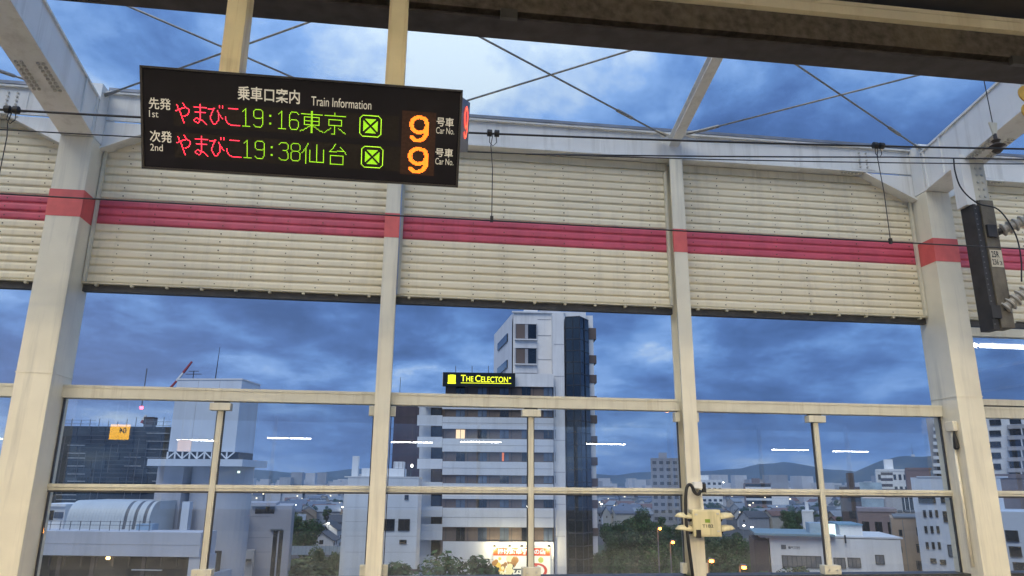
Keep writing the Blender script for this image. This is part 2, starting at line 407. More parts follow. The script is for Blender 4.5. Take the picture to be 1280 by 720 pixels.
# ---- glazed screen, one frame per bay with four panes
MU = {0: -6.7, 1: -2.48, 2: 1.60, 3: 5.76, 4: 10.3}
for k, (x0, x1) in enumerate(BAYS):
    r = empty('glass_screen', (x0, 9.95, Z)); w = x1-x0; m = MU[k]-x0
    MB().box(0, w, -.07, .10, 1.02, 1.18).build('transom', M_frame, r, bevel=.006)
    MB().box(0, w, -.078, -.071, 1.15, 1.183).build('transom_lip', M_frame, r)
    MB().box(0, w, -.035, .035, -.075, -.03).box(0, w, -.022, .035, -.108, -.078).build('middle_rail', M_frame, r, bevel=.004)
    MB().box(0, w, -.015, .035, -.131, -.110).build('gasket', M_dark, r)
    MB().box(m-.036, m+.036, -.045, .04, -1.14, 1.018).build('mullion', M_frame, r, bevel=.005)
    MB().box(m-.016, m+.016, -.051, -.046, -1.0, .88).build('mullion_cap', M_frame, r)
    MB().box(m-.13, m+.13, -.10, .03, .90, .995).build('head_bracket', M_frame, r, bevel=.006)
    MB().box(m-.09, m+.09, -.055, .03, .996, 1.018).build('bracket_shim', M_dark, r)
    fb = MB().box(m-.12, m+.12, -.11, .03, -1.16, -1.03).build('foot_bracket', M_frame, r, bevel=.006)
    for sx in (-.06, .06):
        MB().tube([(m+sx, -.111, -1.09), (m+sx, -.122, -1.09)], .014, 6).build('bolt', M_bolt2, fb)
    for (a, b) in ((.012, m-.038), (m+.038, w-.012)):
        for (c, d) in ((-1.14, -.133), (-.028, 1.018)):
            MB().box(a+.012, b-.012, .0, .008, c+.012, d-.012).build('pane', M_glass, r)
            MB().box(a, a+.011, -.02, .02, c, d).build('pane_gasket', M_dark, r); MB().box(b-.011, b, -.02, .02, c, d).build('pane_gasket', M_dark, r)
    MB().box(0, w, -.16, .16, -1.35, -1.142).build('sill', M_dark, r)
    MB().box(0, w, -.1, .3, -2.9, -1.36).build('dado_wall', M_conc, r)
    if k == 4:
        MB().box(0, w, -.05, .08, 1.21, 1.30).build('upper_sill', M_frame, r)
        MB().box(0, w, -.05, .08, 2.27, 2.40).build('head_rail', M_frame, r)
        MB().box(.0, w, -.03, .03, 1.183, 1.208).build('gasket', M_dark, r)
        for (a, b) in ((.01, m-.03), (m+.03, w-.01)):
            MB().box(a, b, .0, .008, 1.302, 2.268).build('pane', M_glass, r)
        MB().box(m-.028, m+.028, -.04, .04, 1.302, 2.268).build('mullion', M_frame, r)
    tag(r, 'cream framed glass wind screen ' + ['left of the left wide column', 'with the grey service tower seen through it', 'in the middle with the hotel seen through it', 'between signal box column and right wide column', 'right of the right wide column, with upper panes'][k], 'glass screen', 'glazed wind screens')
# ================================================================== TRAIN INFORMATION SIGN
TILT = R(25)
SO = Vector((-.765, 4.35, 2.19)); SY = Vector((0, math.cos(TILT), math.sin(TILT))); SZ = Vector((0, -math.sin(TILT), math.cos(TILT)))
def sl(px, py, off=0.0):
    p = on_plane(px, py, SO+SY*off, SY) - SO; return p.x, p.dot(SZ)
sg = empty('train_information_sign', (SO.x, SO.y, SO.z+Z), (TILT, 0, 0))
M_sb = mat('sign_black', (.004, .004, .008), .5, var=.2, scale=6, spec=.12)
M_sf = mat('sign_frame', (.012, .012, .016), .45, var=.2, spec=.2)
M_wt = emit('sign_white_print', (.80, .78, .70), .32)
HW, HH = .995, .315
MB().box(-HW, HW, .012, .24, -HH, HH).build('housing', M_sf, sg, bevel=.004)
MB().box(-HW+.014, HW-.014, .0, .0115, -HH+.014, HH-.014).build('face_panel', M_sb, sg)
MB().box(-HW, HW, -.008, .012, HH-.013, HH).box(-HW, HW, -.008, .012, -HH, -HH+.013).box(-HW, -HW+.013, -.008, .012, -HH+.0131, HH-.0131).box(HW-.013, HW, -.008, .012, -HH+.0131, HH-.0131).build('bezel', mat('sign_bezel', (.03, .03, .033), .35, metal=.3, var=.2), sg)
def stxt(body, x0, y0, x1, y1, bold=0, name='lettering'):
    a, b = sl(x0, y1), sl(x1, y0)
    a2, b2 = sl((x0+x1)/2, y1), sl((x0+x1)/2, y0)
    return text(name, body, M_wt, sg, a[0], b[0], a2[1], b2[1], -.002, bold=bold)
stxt('先発', 186, 122.5, 213.5, 137, .012); stxt('1st', 186.5, 138, 198, 146.5)
stxt('次発', 187.5, 163.5, 215, 178, .012); stxt('2nd', 188, 180, 203.5, 188.5)
stxt('乗車口案内', 297, 109.8, 375, 127.5, .012); stxt('Train Information', 389, 123, 464.5, 134.5)
stxt('号車', 545.5, 147, 567.5, 158.5, .012); stxt('Car No.', 545, 159.5, 568, 167.5)
stxt('号車', 544, 185.5, 566.5, 196.5, .012); stxt('Car No.', 544, 198, 567, 206)
# LED characters drawn as strokes on the dot grid
G = {
 'や': (16, [[(0, 9), (3, 8), (6, 6), (10, 5), (13, 7), (13, 10), (11, 13), (8, 14)], [(1, 3), (3, 7), (5, 12), (8, 21)], [(7, 1), (9, 4)]]),
 'ま': (16, [[(2, 4), (14, 4)], [(3, 9), (13, 9)], [(8, 1), (8, 17), (6, 20), (3, 19), (2, 17), (4, 15), (8, 16), (11, 18), (14, 21)]]),
 'び': (16, [[(0, 5), (4, 5), (6, 4), (3, 9), (2, 14), (4, 19), (6, 20), (8, 19), (10, 15), (10, 9), (9, 6)], [(10, 9), (14, 14)], [(11, 1), (11, 3)], [(14, 1), (14, 3)]]),
 'こ': (16, [[(4, 3), (13, 3)], [(1, 12), (1, 15), (3, 18), (6, 20), (15, 20)]]),
 '1': (12, [[(2, 5), (5, 2), (5, 20)], [(2, 20), (9, 20)]]),
 '9': (12, [[(10, 9), (8, 11), (3, 11), (1, 9), (1, 4), (3, 2), (8, 2), (10, 4), (10, 17), (8, 20), (3, 20), (1, 18)]]),
 '6': (12, [[(10, 4), (8, 2), (3, 2), (1, 5), (1, 17), (3, 20), (8, 20), (10, 17), (10, 12), (8, 10), (3, 10), (1, 12)]]),
 '3': (12, [[(1, 4), (3, 2), (8, 2), (10, 4), (10, 8), (8, 10), (5, 10)], [(8, 10), (10, 13), (10, 18), (8, 20), (3, 20), (1, 18)]]),
 '8': (12, [[(3, 10), (1, 8), (1, 4), (3, 2), (8, 2), (10, 4), (10, 8), (8, 10), (3, 10), (1, 12), (1, 18), (3, 20), (8, 20), (10, 18), (10, 12), (8, 10)]]),
 ':': (12, [[(5, 7), (6, 7)], [(5, 8), (6, 8)], [(5, 15), (6, 15)], [(5, 16), (6, 16)]]),
 '東': (24, [[(1, 3), (22, 3)], [(11, 0), (11, 22)], [(12, 0), (12, 22)], [(4, 6), (19, 6), (19, 14), (4, 14), (4, 6)], [(4, 10), (19, 10)], [(10, 15), (6, 18), (0, 21)], [(13, 15), (17, 18), (23, 21)]]),
 '京': (24, [[(11, 0), (11, 3)], [(1, 3), (22, 3)], [(5, 7), (18, 7), (18, 13), (5, 13), (5, 7)], [(11, 13), (11, 22), (8, 22)], [(7, 16), (1, 21)], [(15, 16), (22, 21)]]),
 '仙': (24, [[(6, 1), (4, 6), (0, 11)], [(4, 6), (4, 22)], [(8, 8), (8, 20), (22, 20)], [(22, 7), (22, 20)], [(15, 2), (15, 20)]]),
 '台': (24, [[(10, 0), (7, 5), (4, 8), (19, 7)], [(15, 3), (19, 7), (21, 10)], [(5, 12), (18, 12), (18, 21), (5, 21), (5, 12)]]),
}
def raster(strokes):
    s = set()
    for st in strokes:
        for (x0, y0), (x1, y1) in zip(st, st[1:]):
            n = max(abs(x1-x0), abs(y1-y0), 1)
            for i in range(n+1): s.add((round(x0+(x1-x0)*i/n), round(y0+(y1-y0)*i/n)))
    return s
def dots(name, cells, x0, z0, px, pz, m, parent, y=-.003, fill=.80):
    b = MB()
    for (i, j) in sorted(cells):
        cx, cz, q, h = x0+(i+.5)*px, z0-(j+.5)*pz, px*fill/2, pz*fill/2
        k = .41*q; kk = .41*h
        b.poly([(cx-k, y, cz-h), (cx+k, y, cz-h), (cx+q, y, cz-kk), (cx+q, y, cz+kk), (cx+k, y, cz+h), (cx-k, y, cz+h), (cx-q, y, cz+kk), (cx-q, y, cz-kk)])
    return b.build(name, m, parent)
M_lr = emit('led_red', (1.0, .03, .07), 4.2); M_lg = emit('led_green', (.36, .80, .012), 1.5); M_ly = emit('led_lime', (.50, 1.0, .03), 1.7)
M_lo = emit('led_orange', (1.0, .20, .012), 2.6)
M_ld = mat('led_screen', (.006, .005, .006), .6, var=.3, scale=60, spec=.15)
def led_row(pxy, word, clock, place):
    x0, z0 = sl(*pxy); x1, _ = sl(434 if place == '東京' else 436, pxy[1]+14)
    p = (x1-x0)/172; pz = p*.98
    scr = MB().box(x0-.01, x0+p*226, -.0015, -.0004, z0-pz*25, z0+pz).build('led_screen', M_ld, sg)
    c = 0
    for ch in word+clock+place:
        w, st = G[ch]
        o = dots('led_character', raster(st), x0+c*p, z0, p, pz, M_lr if ch in word else M_lg, scr)
        o['label'] = 'red LED syllable' if ch in word else 'green LED character'
        c += w
    ic = c + 13; out = set(); inn = set()
    for i in range(23):
        for j in range(23):
            ed = min(i, j, 22-i, 22-j); cor = (i < 3 or i > 19) and (j < 3 or j > 19)
            if ed == 0 and not cor or (ed in (1, 2) and cor and (min(i, 22-i)+min(j, 22-j)) in (3,)): out.add((i, j))
            if ed >= 4 and abs(i-j) > 1 and abs(i-(22-j)) > 1: inn.add((i, j))
    dots('icon_outline', out, x0+ic*p, z0, p, pz, M_ly, scr); dots('icon_cross', inn, x0+ic*p, z0, p, pz, M_lg, scr, fill=.84)
led_row((219, 126.5), 'やまびこ', '19:16', '東京')
led_row((220.5, 166.5), 'やまびこ', '19:38', '仙台')
def thick(strokes, rad):
    s = set(); base = raster(strokes)
    for (x, y) in base:
        for i in range(-3, 4):
            for j in range(-3, 4):
                if i*i+j*j <= rad*rad: s.add((x+i, y+j))
    return s
NINE = [[(14, 4), (12, 2), (8, 1), (5, 2), (2, 5), (1, 9), (2, 13), (5, 16), (8, 17), (12, 16), (14, 14), (15, 9), (14, 4)], [(15, 9), (15, 17), (13, 22), (9, 25), (5, 25), (2, 22)]]
x0, z0 = sl(503, 138); x1, z1 = sl(542, 220)
MB().box(x0, x1, -.0015, -.0004, z1, z0).build('led_screen', mat('led_number_screen', (.022, .010, .009), .6, var=.3, scale=60, spec=.15), sg)
for (a, b, c, d) in ((510, 141, 536.5, 178.5), (508, 180.5, 536, 217.5)):
    xa, za = sl(a, b); xb, zb = sl(c, d)
    dots('led_number', thick(NINE, 1.5), xa+.012, za-.012, (xb-xa-.012)/18, (za-zb)/29, M_lo, sg, fill=.97)['label'] = 'orange LED car number nine'
# wedge-shaped end display with its own red nine
a = HW+.003
w0 = [(a, .06, -.075), (a+.075, .46, -.075), (a, .46, -.075)]; w1 = [(x, y, .275) for x, y, _ in w0]
ed = MB().prism(w0, w1).build('end_display', mat('end_display_face', (.05, .055, .075), .35, var=.2), sg)
cells = thick(NINE, 1.3); b = MB()
for (i, j) in sorted(cells):
    t0, t1 = .30+.45*i/17, .30+.45*(i+1)/17; za, zb = .235-.22*j/27, .235-.22*(j+1)/27
    f = lambda t: (a+.075*t+.004, .06+.40*t-.0006)
    b.poly([(*f(t0), zb), (*f(t1), zb), (*f(t1), za), (*f(t0), za)])
b.build('led_number', emit('led_number_red', (1.0, .07, .03), 3.5), ed)
# hanger posts (plumb, so they undo the tilt of the face)
M_post = mat('yellowed_post', (.74, .68, .48), .5, var=.08, scale=5, streak=14, dirt=(.36, .26, .12), bump=.1)
inv = Matrix.Rotation(-TILT, 3, 'X')
for px in (292, 496):
    q = onv(px, 60, 4.36); xc = q.x - SO.x
    def P(x, y, z): v = inv @ Vector((x, y, z)); return tuple(v)
    c = [(xc-.062, -.03), (xc+.062, -.03), (xc+.062, .13), (xc-.062, .13)]
    MB().prism([P(x, y, .12) for x, y in c], [P(x, y, 1.30) for x, y in c]).build('hanger_post', M_post, sg)
    c = [(xc-.066, -.037), (xc+.066, -.037), (xc+.066, -.031), (xc-.066, -.031)]
    pl = MB().prism([P(x, y, 1.02) for x, y in c], [P(x, y, 1.30) for x, y in c]).build('joint_plate', M_post, sg)
    MB().tube([P(xc, -.036, 1.08), P(xc, -.055, 1.08)], .016, 6).build('bolt', M_bolt, pl)
tag(sg, 'black hanging LED train information sign with red and green text and orange nines', 'sign')

# ================================================================== PLATFORM ROOF OVER THE CAMERA
M_rb = mat('weathered_roof_beam', (.085, .072, .062), .8, var=.55, scale=14, streak=1.6, dirt=(.155, .13, .095), bump=.5, bscale=30)
M_rb2 = mat('dark_roof_flange', (.036, .032, .037), .7, var=.35, scale=9)
eb = empty('roof_edge_beam', (0, 4.55, Z+3.19))
MB().box(-30, 32, -.12, .12, 0, .02).build('bottom_flange', M_rb2, eb)
MB().box(-30, 32, .06, .09, .021, .12).build('lower_web', M_rb2, eb)
MB().box(-30, 32, -.05, .09, .123, .33).build('web', M_rb, eb)
MB().box(-30, 32, -.10, .10, .333, .41).build('cream_fascia', mat('cream_fascia', (.74, .68, .52), .5, var=.06, scale=3, streak=4, dirt=(.5, .42, .28)), eb)
MB().box(-30, 32, -.10, .10, .414, .45).build('fascia_cap', mat('cream_fascia', (.6, .5, .3)), eb)
for xx in range(-28, 32, 4):
    MB().box(xx-.06+.55, xx+.06+.55, -.16, -.121, -.012, .06).build('hanger_clip', M_dark, eb)
tag(eb, 'weathered brown steel edge beam of the platform roof with cream fascia', 'beam')
rf = empty('platform_roof', (0, 0, Z+3.72))
MB().box(-30, 32, -6, 4.62, 0, .10).build('roof_deck', mat('dark_roof_deck', (.035, .03, .03), .8, var=.2), rf)
for xx in range(-28, 32, 2):
    MB().box(xx, xx+.07, -5.9, 4.3, -.09, -.003).build('joist', MATS['cream_fascia'] if xx % 4 == 2 else M_rb2, rf)
tag(rf, 'dark platform roof deck with pale joists at the top right', 'roof')
rf2 = empty('platform_roof', (0, 0, Z+3.9))
MB().box(-40, 45, -30, -18, 0, .12).build('roof_deck', MATS['dark_roof_deck'], rf2)
for xx in range(-38, 45, 6): MB().box(xx-.1, xx+.1, -24.9, -24.7, -5.5, -.004).build('post', M_steel, rf2)
tag(rf2, 'dark roof over the platform behind the viewer', 'roof')
# luminaires: rows above the near platform and over the platform behind
M_lamp = emit('lamp_diffuser', (1.0, .80, .50), LAMP_NEAR)
M_tube = emit('fluorescent_tube', (1.0, .97, .92), 45)
M_house = mat('lamp_housing', (.6, .6, .58), .4)
hm = MB().box(-.64, .64, -.18, .18, .01, .09).mesh('housing', M_house); dm = MB().box(-.61, .61, -.15, .15, -.012, .008).mesh('diffuser', M_lamp); sm = MB().box(-.012, .012, -.012, .012, .09, 1.06).mesh('stem', M_house)
for row, vv in enumerate((2.55, .2)):
    for i in range(15):
        r = empty('platform_lamp', (-13+i*1.9, vv, Z+2.62+.2*row))
        add('housing', hm, r); add('diffuser', dm, r); add('stem', sm, r)
        tag(r, 'lit ceiling luminaire of the near platform, above and behind the viewer', 'lamp', 'near platform lamps')
tm = MB().tube([(-.58, 0, 0), (.58, 0, 0)], .034, 8).mesh('tube', M_tube); th = MB().box(-1.28, 1.28, -.09, .09, .06, .13).mesh('housing', M_house); s2 = MB().box(-.012, .012, -.012, .012, .13, 1.35).mesh('stem', M_house)
def far_lamp(px, py, L=44.0):
    d = onv(px, py, L); r = empty('tube_lamp', (d.x, 20-L, d.z+Z))
    add('housing', th, r); add('stem', s2, r)
    for sx in (-.63, .63): add('tube', tm, r, (sx, 0, 0))
    return tag(r, 'twin fluorescent tube lamp mirrored as a white dash in the glass', 'lamp', 'twin tube lamps mirrored in the glass')
for px, py in ((250, 550.5), (515, 553), (601, 552.6), (757, 555.3), (987, 562.5), (1062, 564.5), (362, 548), (5, 549)): far_lamp(px, py)
d = onv(1256, 433, 15.1)
for sx in (-1.35, 0, 1.35):
    r = empty('tube_lamp', (d.x+sx, 4.8, d.z+Z)); add('tube', MB().tube([(-.62, 0, 0), (.62, 0, 0)], .05, 8).mesh('tube', M_tube), r); MB().box(-.65, .65, -.06, .06, .06, .12).build('housing', M_house, r)
    tag(r, 'fluorescent tube mirrored as a bright line in the upper right pane', 'lamp', 'tubes mirrored in the upper right pane')
# yellow backlit platform signs whose mirror image shows in the left panes
M_ys = emit('yellow_backlit', (1.0, .50, .03), 9.0); M_ys2 = emit('orange_backlit', (1.0, .55, .25), 3.5)
for (px, py, wpx, hpx, m, lab, tx) in ((150, 540, 23, 19, M_ys, 'yellow backlit platform number sign mirrored in the left pane', '04'), (230.5, 557, 16, 14, M_ys2, 'smaller orange backlit sign mirrored next to the yellow one', None)):
    L = 34.; d = onv(px, py, L); k = L/(905*1.13)
    r = empty('backlit_sign', (d.x, 20-L, d.z+Z), (0, 0, R(180)))
    w, h = wpx*k/2, hpx*k/2
    MB().box(-w, w, .0, .12, -h, h).build('light_box', m, r)
    MB().box(-w-.02, w+.02, .121, .15, -h-.02, h+.02).build('back_cover', M_house, r)
    for sx in (-.6, .6): MB().box(sx*w-.02, sx*w+.02, .05, .09, h, h+.9).build('hanger', M_house, r)
    if tx: text('lettering', tx, M_sb, r, -w*.75, w*.0, -h*.2, h*.6, -.003, bold=.02)
    tag(r, lab, 'sign')

# ================================================================== OVERHEAD LINE
def wire(name, pts, rad, label, m=M_wire):
    o = MB().tube([(p[0], p[1], p[2]+Z) for p in pts], rad, 6).build(name, m, None, smooth=True)
    return tag(o, label, 'wire')
vW = 6.3
wire('contact_wire', [(-14, vW, 2.37), (0, vW, 2.365), (14, vW, 2.39)], .007, 'straight dark contact wire crossing in front of the crimson stripe')
def cz(x): return 3.235 + .030*(x+.0) + .0022*x*x
wire('messenger_wire', [(x, vW, cz(x)-.03*(x < 0)*(0)) for x in range(-14, 15)], .0105, 'thick black messenger wire sagging in front of the eaves beam')
wire('auxiliary_wire', [(x, vW+.02, 3.045+.030*x+.0028*x*x) for x in range(-14, 15)], .006, 'thin grey auxiliary wire just below the messenger wire')
wire('feeder_wire', [(x, vW+.25, cz(x)-.10+.02*x if x < 5 else cz(x)-.0) for x in range(1, 8)], .008, 'thin black feeder wire running just under the messenger wire at right')
for px, lab in ((5, 'wire dropper at the left edge of the picture'), (616, 'wire dropper right of the train information sign'), (1098, 'wire dropper left of the right wide column')):
    x = onv(px, 190, vW).x; r = empty('wire_dropper', (x, vW, Z))
    ztop = cz(x)
    MB().tube([(0, 0, 2.37), (.0, -.002, 2.9), (-.02, 0, ztop-.12), (.0, 0, ztop)], .0045, 6).build('dropper_rod', M_wire, r)
    for sx in (-.035, .035):
        MB().tube([(sx-.024, -.012, ztop+.0), (sx-.022, -.012, ztop+.0), (sx+.022, -.012, ztop+.0), (sx+.024, -.012, ztop+.0)], [.02, .034, .034, .02], 10).build('clamp', M_black, r)
    MB().tube([(-.03, 0, ztop-.02), (-.035, 0, ztop-.09), (.0, 0, ztop-.13), (.035, 0, ztop-.09), (.03, 0, ztop-.02)], .004, 6).build('clamp_loop', M_wire, r)
    MB().box(-.014, .014, -.012, .012, 2.355, 2.41).build('grip', M_wire, r)
    tag(r, 'thin ' + lab, 'dropper', 'overhead line droppers')

# ---- hanging post with insulators, below the right wide rafter
vP = 8.8
def hp(px, py): p = onv(px, py, vP); return p.x, p.z
M_hp = mat('weathered_channel', (.155, .135, .10), .7, var=.3, scale=5, streak=7, dirt=(.08, .065, .05), bump=.3)
M_hd = mat('dark_channel', (.030, .029, .030), .6, var=.3, scale=6)
xl = hp(1213.5, 300)[0]; xr = hp(1241, 300)[0]; zb = hp(1240, 414)[1]; zt = hp(1225, 258)[1]
pr = empty('insulator_post', ((xl+xr)/2, vP, Z)); w = (xr-xl)/2
MB().box(-w, -w+.05, -.14, .10, zb, zt-.03).box(-w+.05, -w+.135, -.10, .10, zb, zt-.03).build('dark_channel', M_hd, pr, bevel=.004)
MB().box(-w+.14, w, -.12, .10, zb+.03, zt+.05).build('weathered_plate', M_hp, pr, bevel=.004)
MB().box(-w-.05, -w+.10, -.10, .10, zt-.028, zt+.75).build('white_hanger', M_beam, pr, bevel=.004)
wp = MB().box(-w+.105, w-.02, -.09, .10, zt+.052, zt+.75).build('bolted_hanger_plate', M_frame, pr)
b = MB()
for i in range(2):
    for j in range(5): b.box(-w+.17+.08*i, -w+.195+.08*i, -.105, -.091, zt+.10+.11*j, zt+.125+.11*j)
tag(b.build('plate_bolts', M_bolt2, wp), kind='stuff')
b = MB()
for j in range(22): b.box(-w+.018, -w+.034, -.148, -.141, zb+.06+j*.08, zb+.076+j*.08)
tag(b.build('channel_bolts', mat('grey_bolts', (.12, .12, .12), .5), pr), kind='stuff')
pz1, pz0 = hp(1240, 316)[1], hp(1240, 337)[1]
tg = MB().box(-w+.155, w-.015, -.128, -.121, pz0, pz1).build('number_plate', mat('number_plate', (.62, .56, .42), .6, var=.1, scale=10), pr)
text('lettering', '25R', M_black, tg, -w+.17, w-.06, (pz0+pz1)/2+.012, pz1-.02, -.130, bold=.02); text('lettering', '236', M_black, tg, -w+.165, w-.09, pz0+.03, (pz0+pz1)/2-.012, -.130, bold=.02); text('lettering', '3', M_black, tg, w-.075, w-.035, pz0+.03, pz0+.085, -.130)
for (pa, pb) in (((1243, 292), (1300, 268)), ((1248, 392), (1300, 350))):
    a = Vector(onv(*pa, vP-.05)); c = Vector(onv(*pb, vP-.35)); d = (c-a)
    a.x -= pr.location.x; a.y -= vP; u = d.normalized()
    br = MB().tube([a-u*.18, a-u*.05, a+u*.05, a+u*.14], [.035, .06, .05, .038], 8).build('insulator_clamp', M_hd, pr)
    MB().box(a.x-.19, a.x-.05, -.16, -.121, a.z-.09, a.z+.09).build('clamp_plate', M_hd, br)
    pts, rs = [], []; t = .10; L = d.length*1.35
    while t < L:
        pts += [a+u*t, a+u*(t+.012), a+u*(t+.030), a+u*(t+.042)]; rs += [.062, .098, .094, .062]; t += .082
    MB().tube(pts, rs, 14).build('ribbed_insulator', mat('porcelain_grey', (.40, .37, .31), .3, var=.12, scale=8), pr)
    MB().tube([a+u*t, a+u*(t+2.2)], .035, 8).build('bracket_tube', M_rod, pr, smooth=True)
tag(pr, 'dark weathered hanging post with ribbed insulators and plate reading 25R 236', 'insulator post')
pts = [onv(1192, 198, vP-.2), onv(1194, 215, vP-.2), onv(1202, 236, vP-.2), onv(1222, 254, vP-.2), onv(1248, 262, vP-.2), onv(1268, 290, vP-.25), onv(1276, 320, vP-.25), onv(1277, 352, vP-.25)]
tag(MB().tube(smooth_path([(p.x, p.y, p.z+Z) for p in pts]), .011, 6).build('looping_cable', M_wire, None, smooth=True), 'thin black cable looping past the hanging insulator post', 'cable')
# small line insulator under the rafter and the yellow discs
p = onv(1247, 188, 6.6); r = empty('line_insulator', (p.x, p.y, p.z+Z))
MB().tube([(0, 0, .20), (0, 0, .13), (0, 0, .12), (0, 0, .09), (0, 0, .05), (0, 0, .02), (0, 0, 0), (0, 0, -.03)], [.02, .02, .05, .03, .085, .03, .06, .03], 12).build('dark_sheds', mat('dark_porcelain', (.05, .04, .035), .3), r)
MB().prism([(-.05, -.01, .34), (.05, -.01, .34), (.02, -.01, .19), (-.02, -.01, .19)], [(-.05, .01, .34), (.05, .01, .34), (.02, .01, .19), (-.02, .01, .19)]).build('hook_plate', M_frame, r)
MB().tube([(0, 0, .33), (.02, .05, 1.9)], .006, 6).build('suspension_rod', M_wire, r)
tag(r, 'small dark line insulator beside the right wide rafter', 'insulator')
p = onv(1284, 117, 7.2); r = empty('yellow_marker', (p.x, p.y, p.z+Z))
for dz in (0, -.24): MB().tube([(0, 0, dz), (0, .02, dz)], .115, 20).build('disc', mat('yellow_disc', (.62, .36, .06), .5, var=.15, scale=10), r)
MB().box(-.02, .02, .021, .05, -.25, .4).build('stem', M_frame, r)
MB().box(-1.0, .02, .03, .06, .36, .40).build('arm', M_frame, r)
tag(r, 'round yellow double disc marker at the right edge', 'marker')

# ---- visored signal box on the narrow column
vS = 9.60
a = onv(865, 637, vS); c = onv(902, 671, vS); sx0, sx1, sz0, sz1 = a.x, c.x, c.z, a.z
r = empty('signal_box', ((sx0+sx1)/2, vS, Z+sz0)); w = (sx1-sx0)/2; h = sz1-sz0
M_sig = mat('signal_cream', (.66, .58, .34), .45, var=.06, scale=6, streak=12)
bx = MB().box(-w, w, -.02, .14, 0, h).build('case', M_sig, r, bevel=.012)
MB().box(-w+.02, w-.02, -.03, -.0205, .02, h-.02).build('lid', M_sig, r, bevel=.004)
for sx in (-1, 1):
    for zc in (h*.28, h*.74):
        outer = []; 
        for (t, rr) in ((0, .075), (.10, .072), (.17, .055), (.215, .012)):
            ring = [(sx*(w+.004+t), .06+rr*math.cos(q*math.pi/10), zc-.03+rr*1.0*math.sin(q*math.pi/10)+t*.12) for q in range(11)]
            outer.append(ring)
        b = MB(); k0 = 0
        for ring in outer: b.v += ring
        for i in range(len(outer)-1):
            for q in range(10): b.f.append((i*11+q, i*11+q+1, (i+1)*11+q+1, (i+1)*11+q))
        o = b.build('visor', M_sig, r, smooth=True); md = o.modifiers.new('thick', 'SOLIDIFY'); md.thickness = .008
        MB().tube([(sx*(w+.001), .06, zc-.01), (sx*(w+.03), .06, zc-.01)], .058, 14).build('lens', mat('dark_lens', (.03, .015, .01), .15), r)
MB().box(-.035, .035, -.034, -.0305, h*.52, h*.52+.045).build('green_label', mat('green_label', (.20, .30, .03), .6), r)
text('lettering', 'T1B2', M_black, r, -.075, .075, h*.34, h*.34+.04, -.032, bold=.015)
for (xx, zz2) in ((-w+.04, h-.06), (w-.05, h-.05), (w-.05, .07)): MB().box(xx-.018, xx+.018, -.037, -.031, zz2-.01, zz2+.01).build('latch', M_bolt2, r)
MB().box(-w+.03, -w+.085, -.06, .0, -.01, .09).build('cable_gland', M_black, r)
MB().box(-.10, .14, .141, .21, h*.2, h*.8).build('mounting_bracket', M_frame, r)
tag(r, 'cream signal box with four visors facing sideways on the narrow column', 'signal box')
def pipe(name, pts, v, rad, m, label, cat):
    q = [onv(x, y, v) for x, y in pts]
    return tag(MB().tube(smooth_path([(p.x, p.y, p.z+Z) for p in q], 4), rad, 8).build(name, m, None, smooth=True), label, cat)
pipe('power_cable', [(866, 720), (862, 690), (858, 655), (857, 630), (858, 612), (861, 606), (865, 608), (868, 615), (873, 618), (876, 613)], 9.62, .022, M_black, 'thick black cable curving up the signal box column', 'cable')
p = onv(872, 608, 9.68); r = empty('conduit_box', (p.x, p.y, p.z+Z)); MB().box(-.06, .06, -.03, .05, -.03, .06).build('case', M_beam, r, bevel=.008); MB().box(.07, .11, -.02, .03, -.08, .04).build('plug', M_black, r)
MB().tube([(.03, .0, -.03), (.05, .0, -.3)], .022, 8).build('conduit', M_steel, r)
tag(r, 'small white conduit box above the visored signal box', 'junction box')
# ---- junction box, hanging plug and conduit on the right wide column
p = onv(1192, 534, 9.70)
r = empty('junction_box', (7.765, 9.72, p.z+Z))
MB().box(-.07, -.002, -.11, .06, -.06, .08).build('case', M_steel, r, bevel=.01)
MB().tube([(-.04, -.07, -.06), (-.042, -.07, -.16), (-.04, -.07, -.20), (-.04, -.07, -.30), (-.04, -.07, -.32)], [.012, .03, .035, .04, .02], 8).build('black_plug', M_black, r)
MB().tube([(-.028, -.02, -.06), (-.028, -.02, -1.9)], .022, 8).build('conduit', M_steel, r, smooth=True)
tag(r, 'small junction box with black plug and conduit on the right wide column', 'junction box')
# ================================================================== CITY
def cmat(name, c, **k):
    return mat(name, c, k.pop('rough', .75), var=k.pop('var', .06), scale=k.pop('scale', .35), streak=k.pop('streak', .9), dirt=k.pop('dirt', tuple(x*.72 for x in c)), **k)
M_white = cmat('white_render', (.82, .81, .79)); M_grey = cmat('grey_render', (.40, .40, .42)); M_pale = cmat('pale_grey_panel', (.76, .77, .78))
M_brown = cmat('brown_panel', (.15, .112, .095)); M_beige = cmat('beige_render', (.42, .31, .22)); M_dkb = cmat('dark_brown_cladding', (.07, .052, .058))
M_win = mat('dark_window', (.012, .016, .022), .08, var=.3, scale=.8, spec=.7); M_win2 = mat('blue_grey_window', (.12, .15, .20), .12, var=.5, scale=.5, spec=.7)
M_cur = mat('curtain_glass', (.010, .014, .020), .06, var=.3, scale=.3, spec=.9)
M_mul = mat('dark_mullion', (.03, .035, .045), .5); M_net = cmat('scaffold_net', (.022, .032, .042), var=.45, scale=.25)
M_scaf = mat('scaffold_plank', (.40, .42, .44), .6, var=.3); M_roofd = cmat('dark_roof', (.055, .058, .065)); M_roofg = cmat('grey_roof', (.20, .21, .22))
M_rail = mat('grey_railing', (.14, .15, .17), .5); M_lit = emit('lit_window', (1.0, .72, .42), 1.3); M_lit2 = emit('lit_window_white', (.9, .95, 1.0), 1.6)
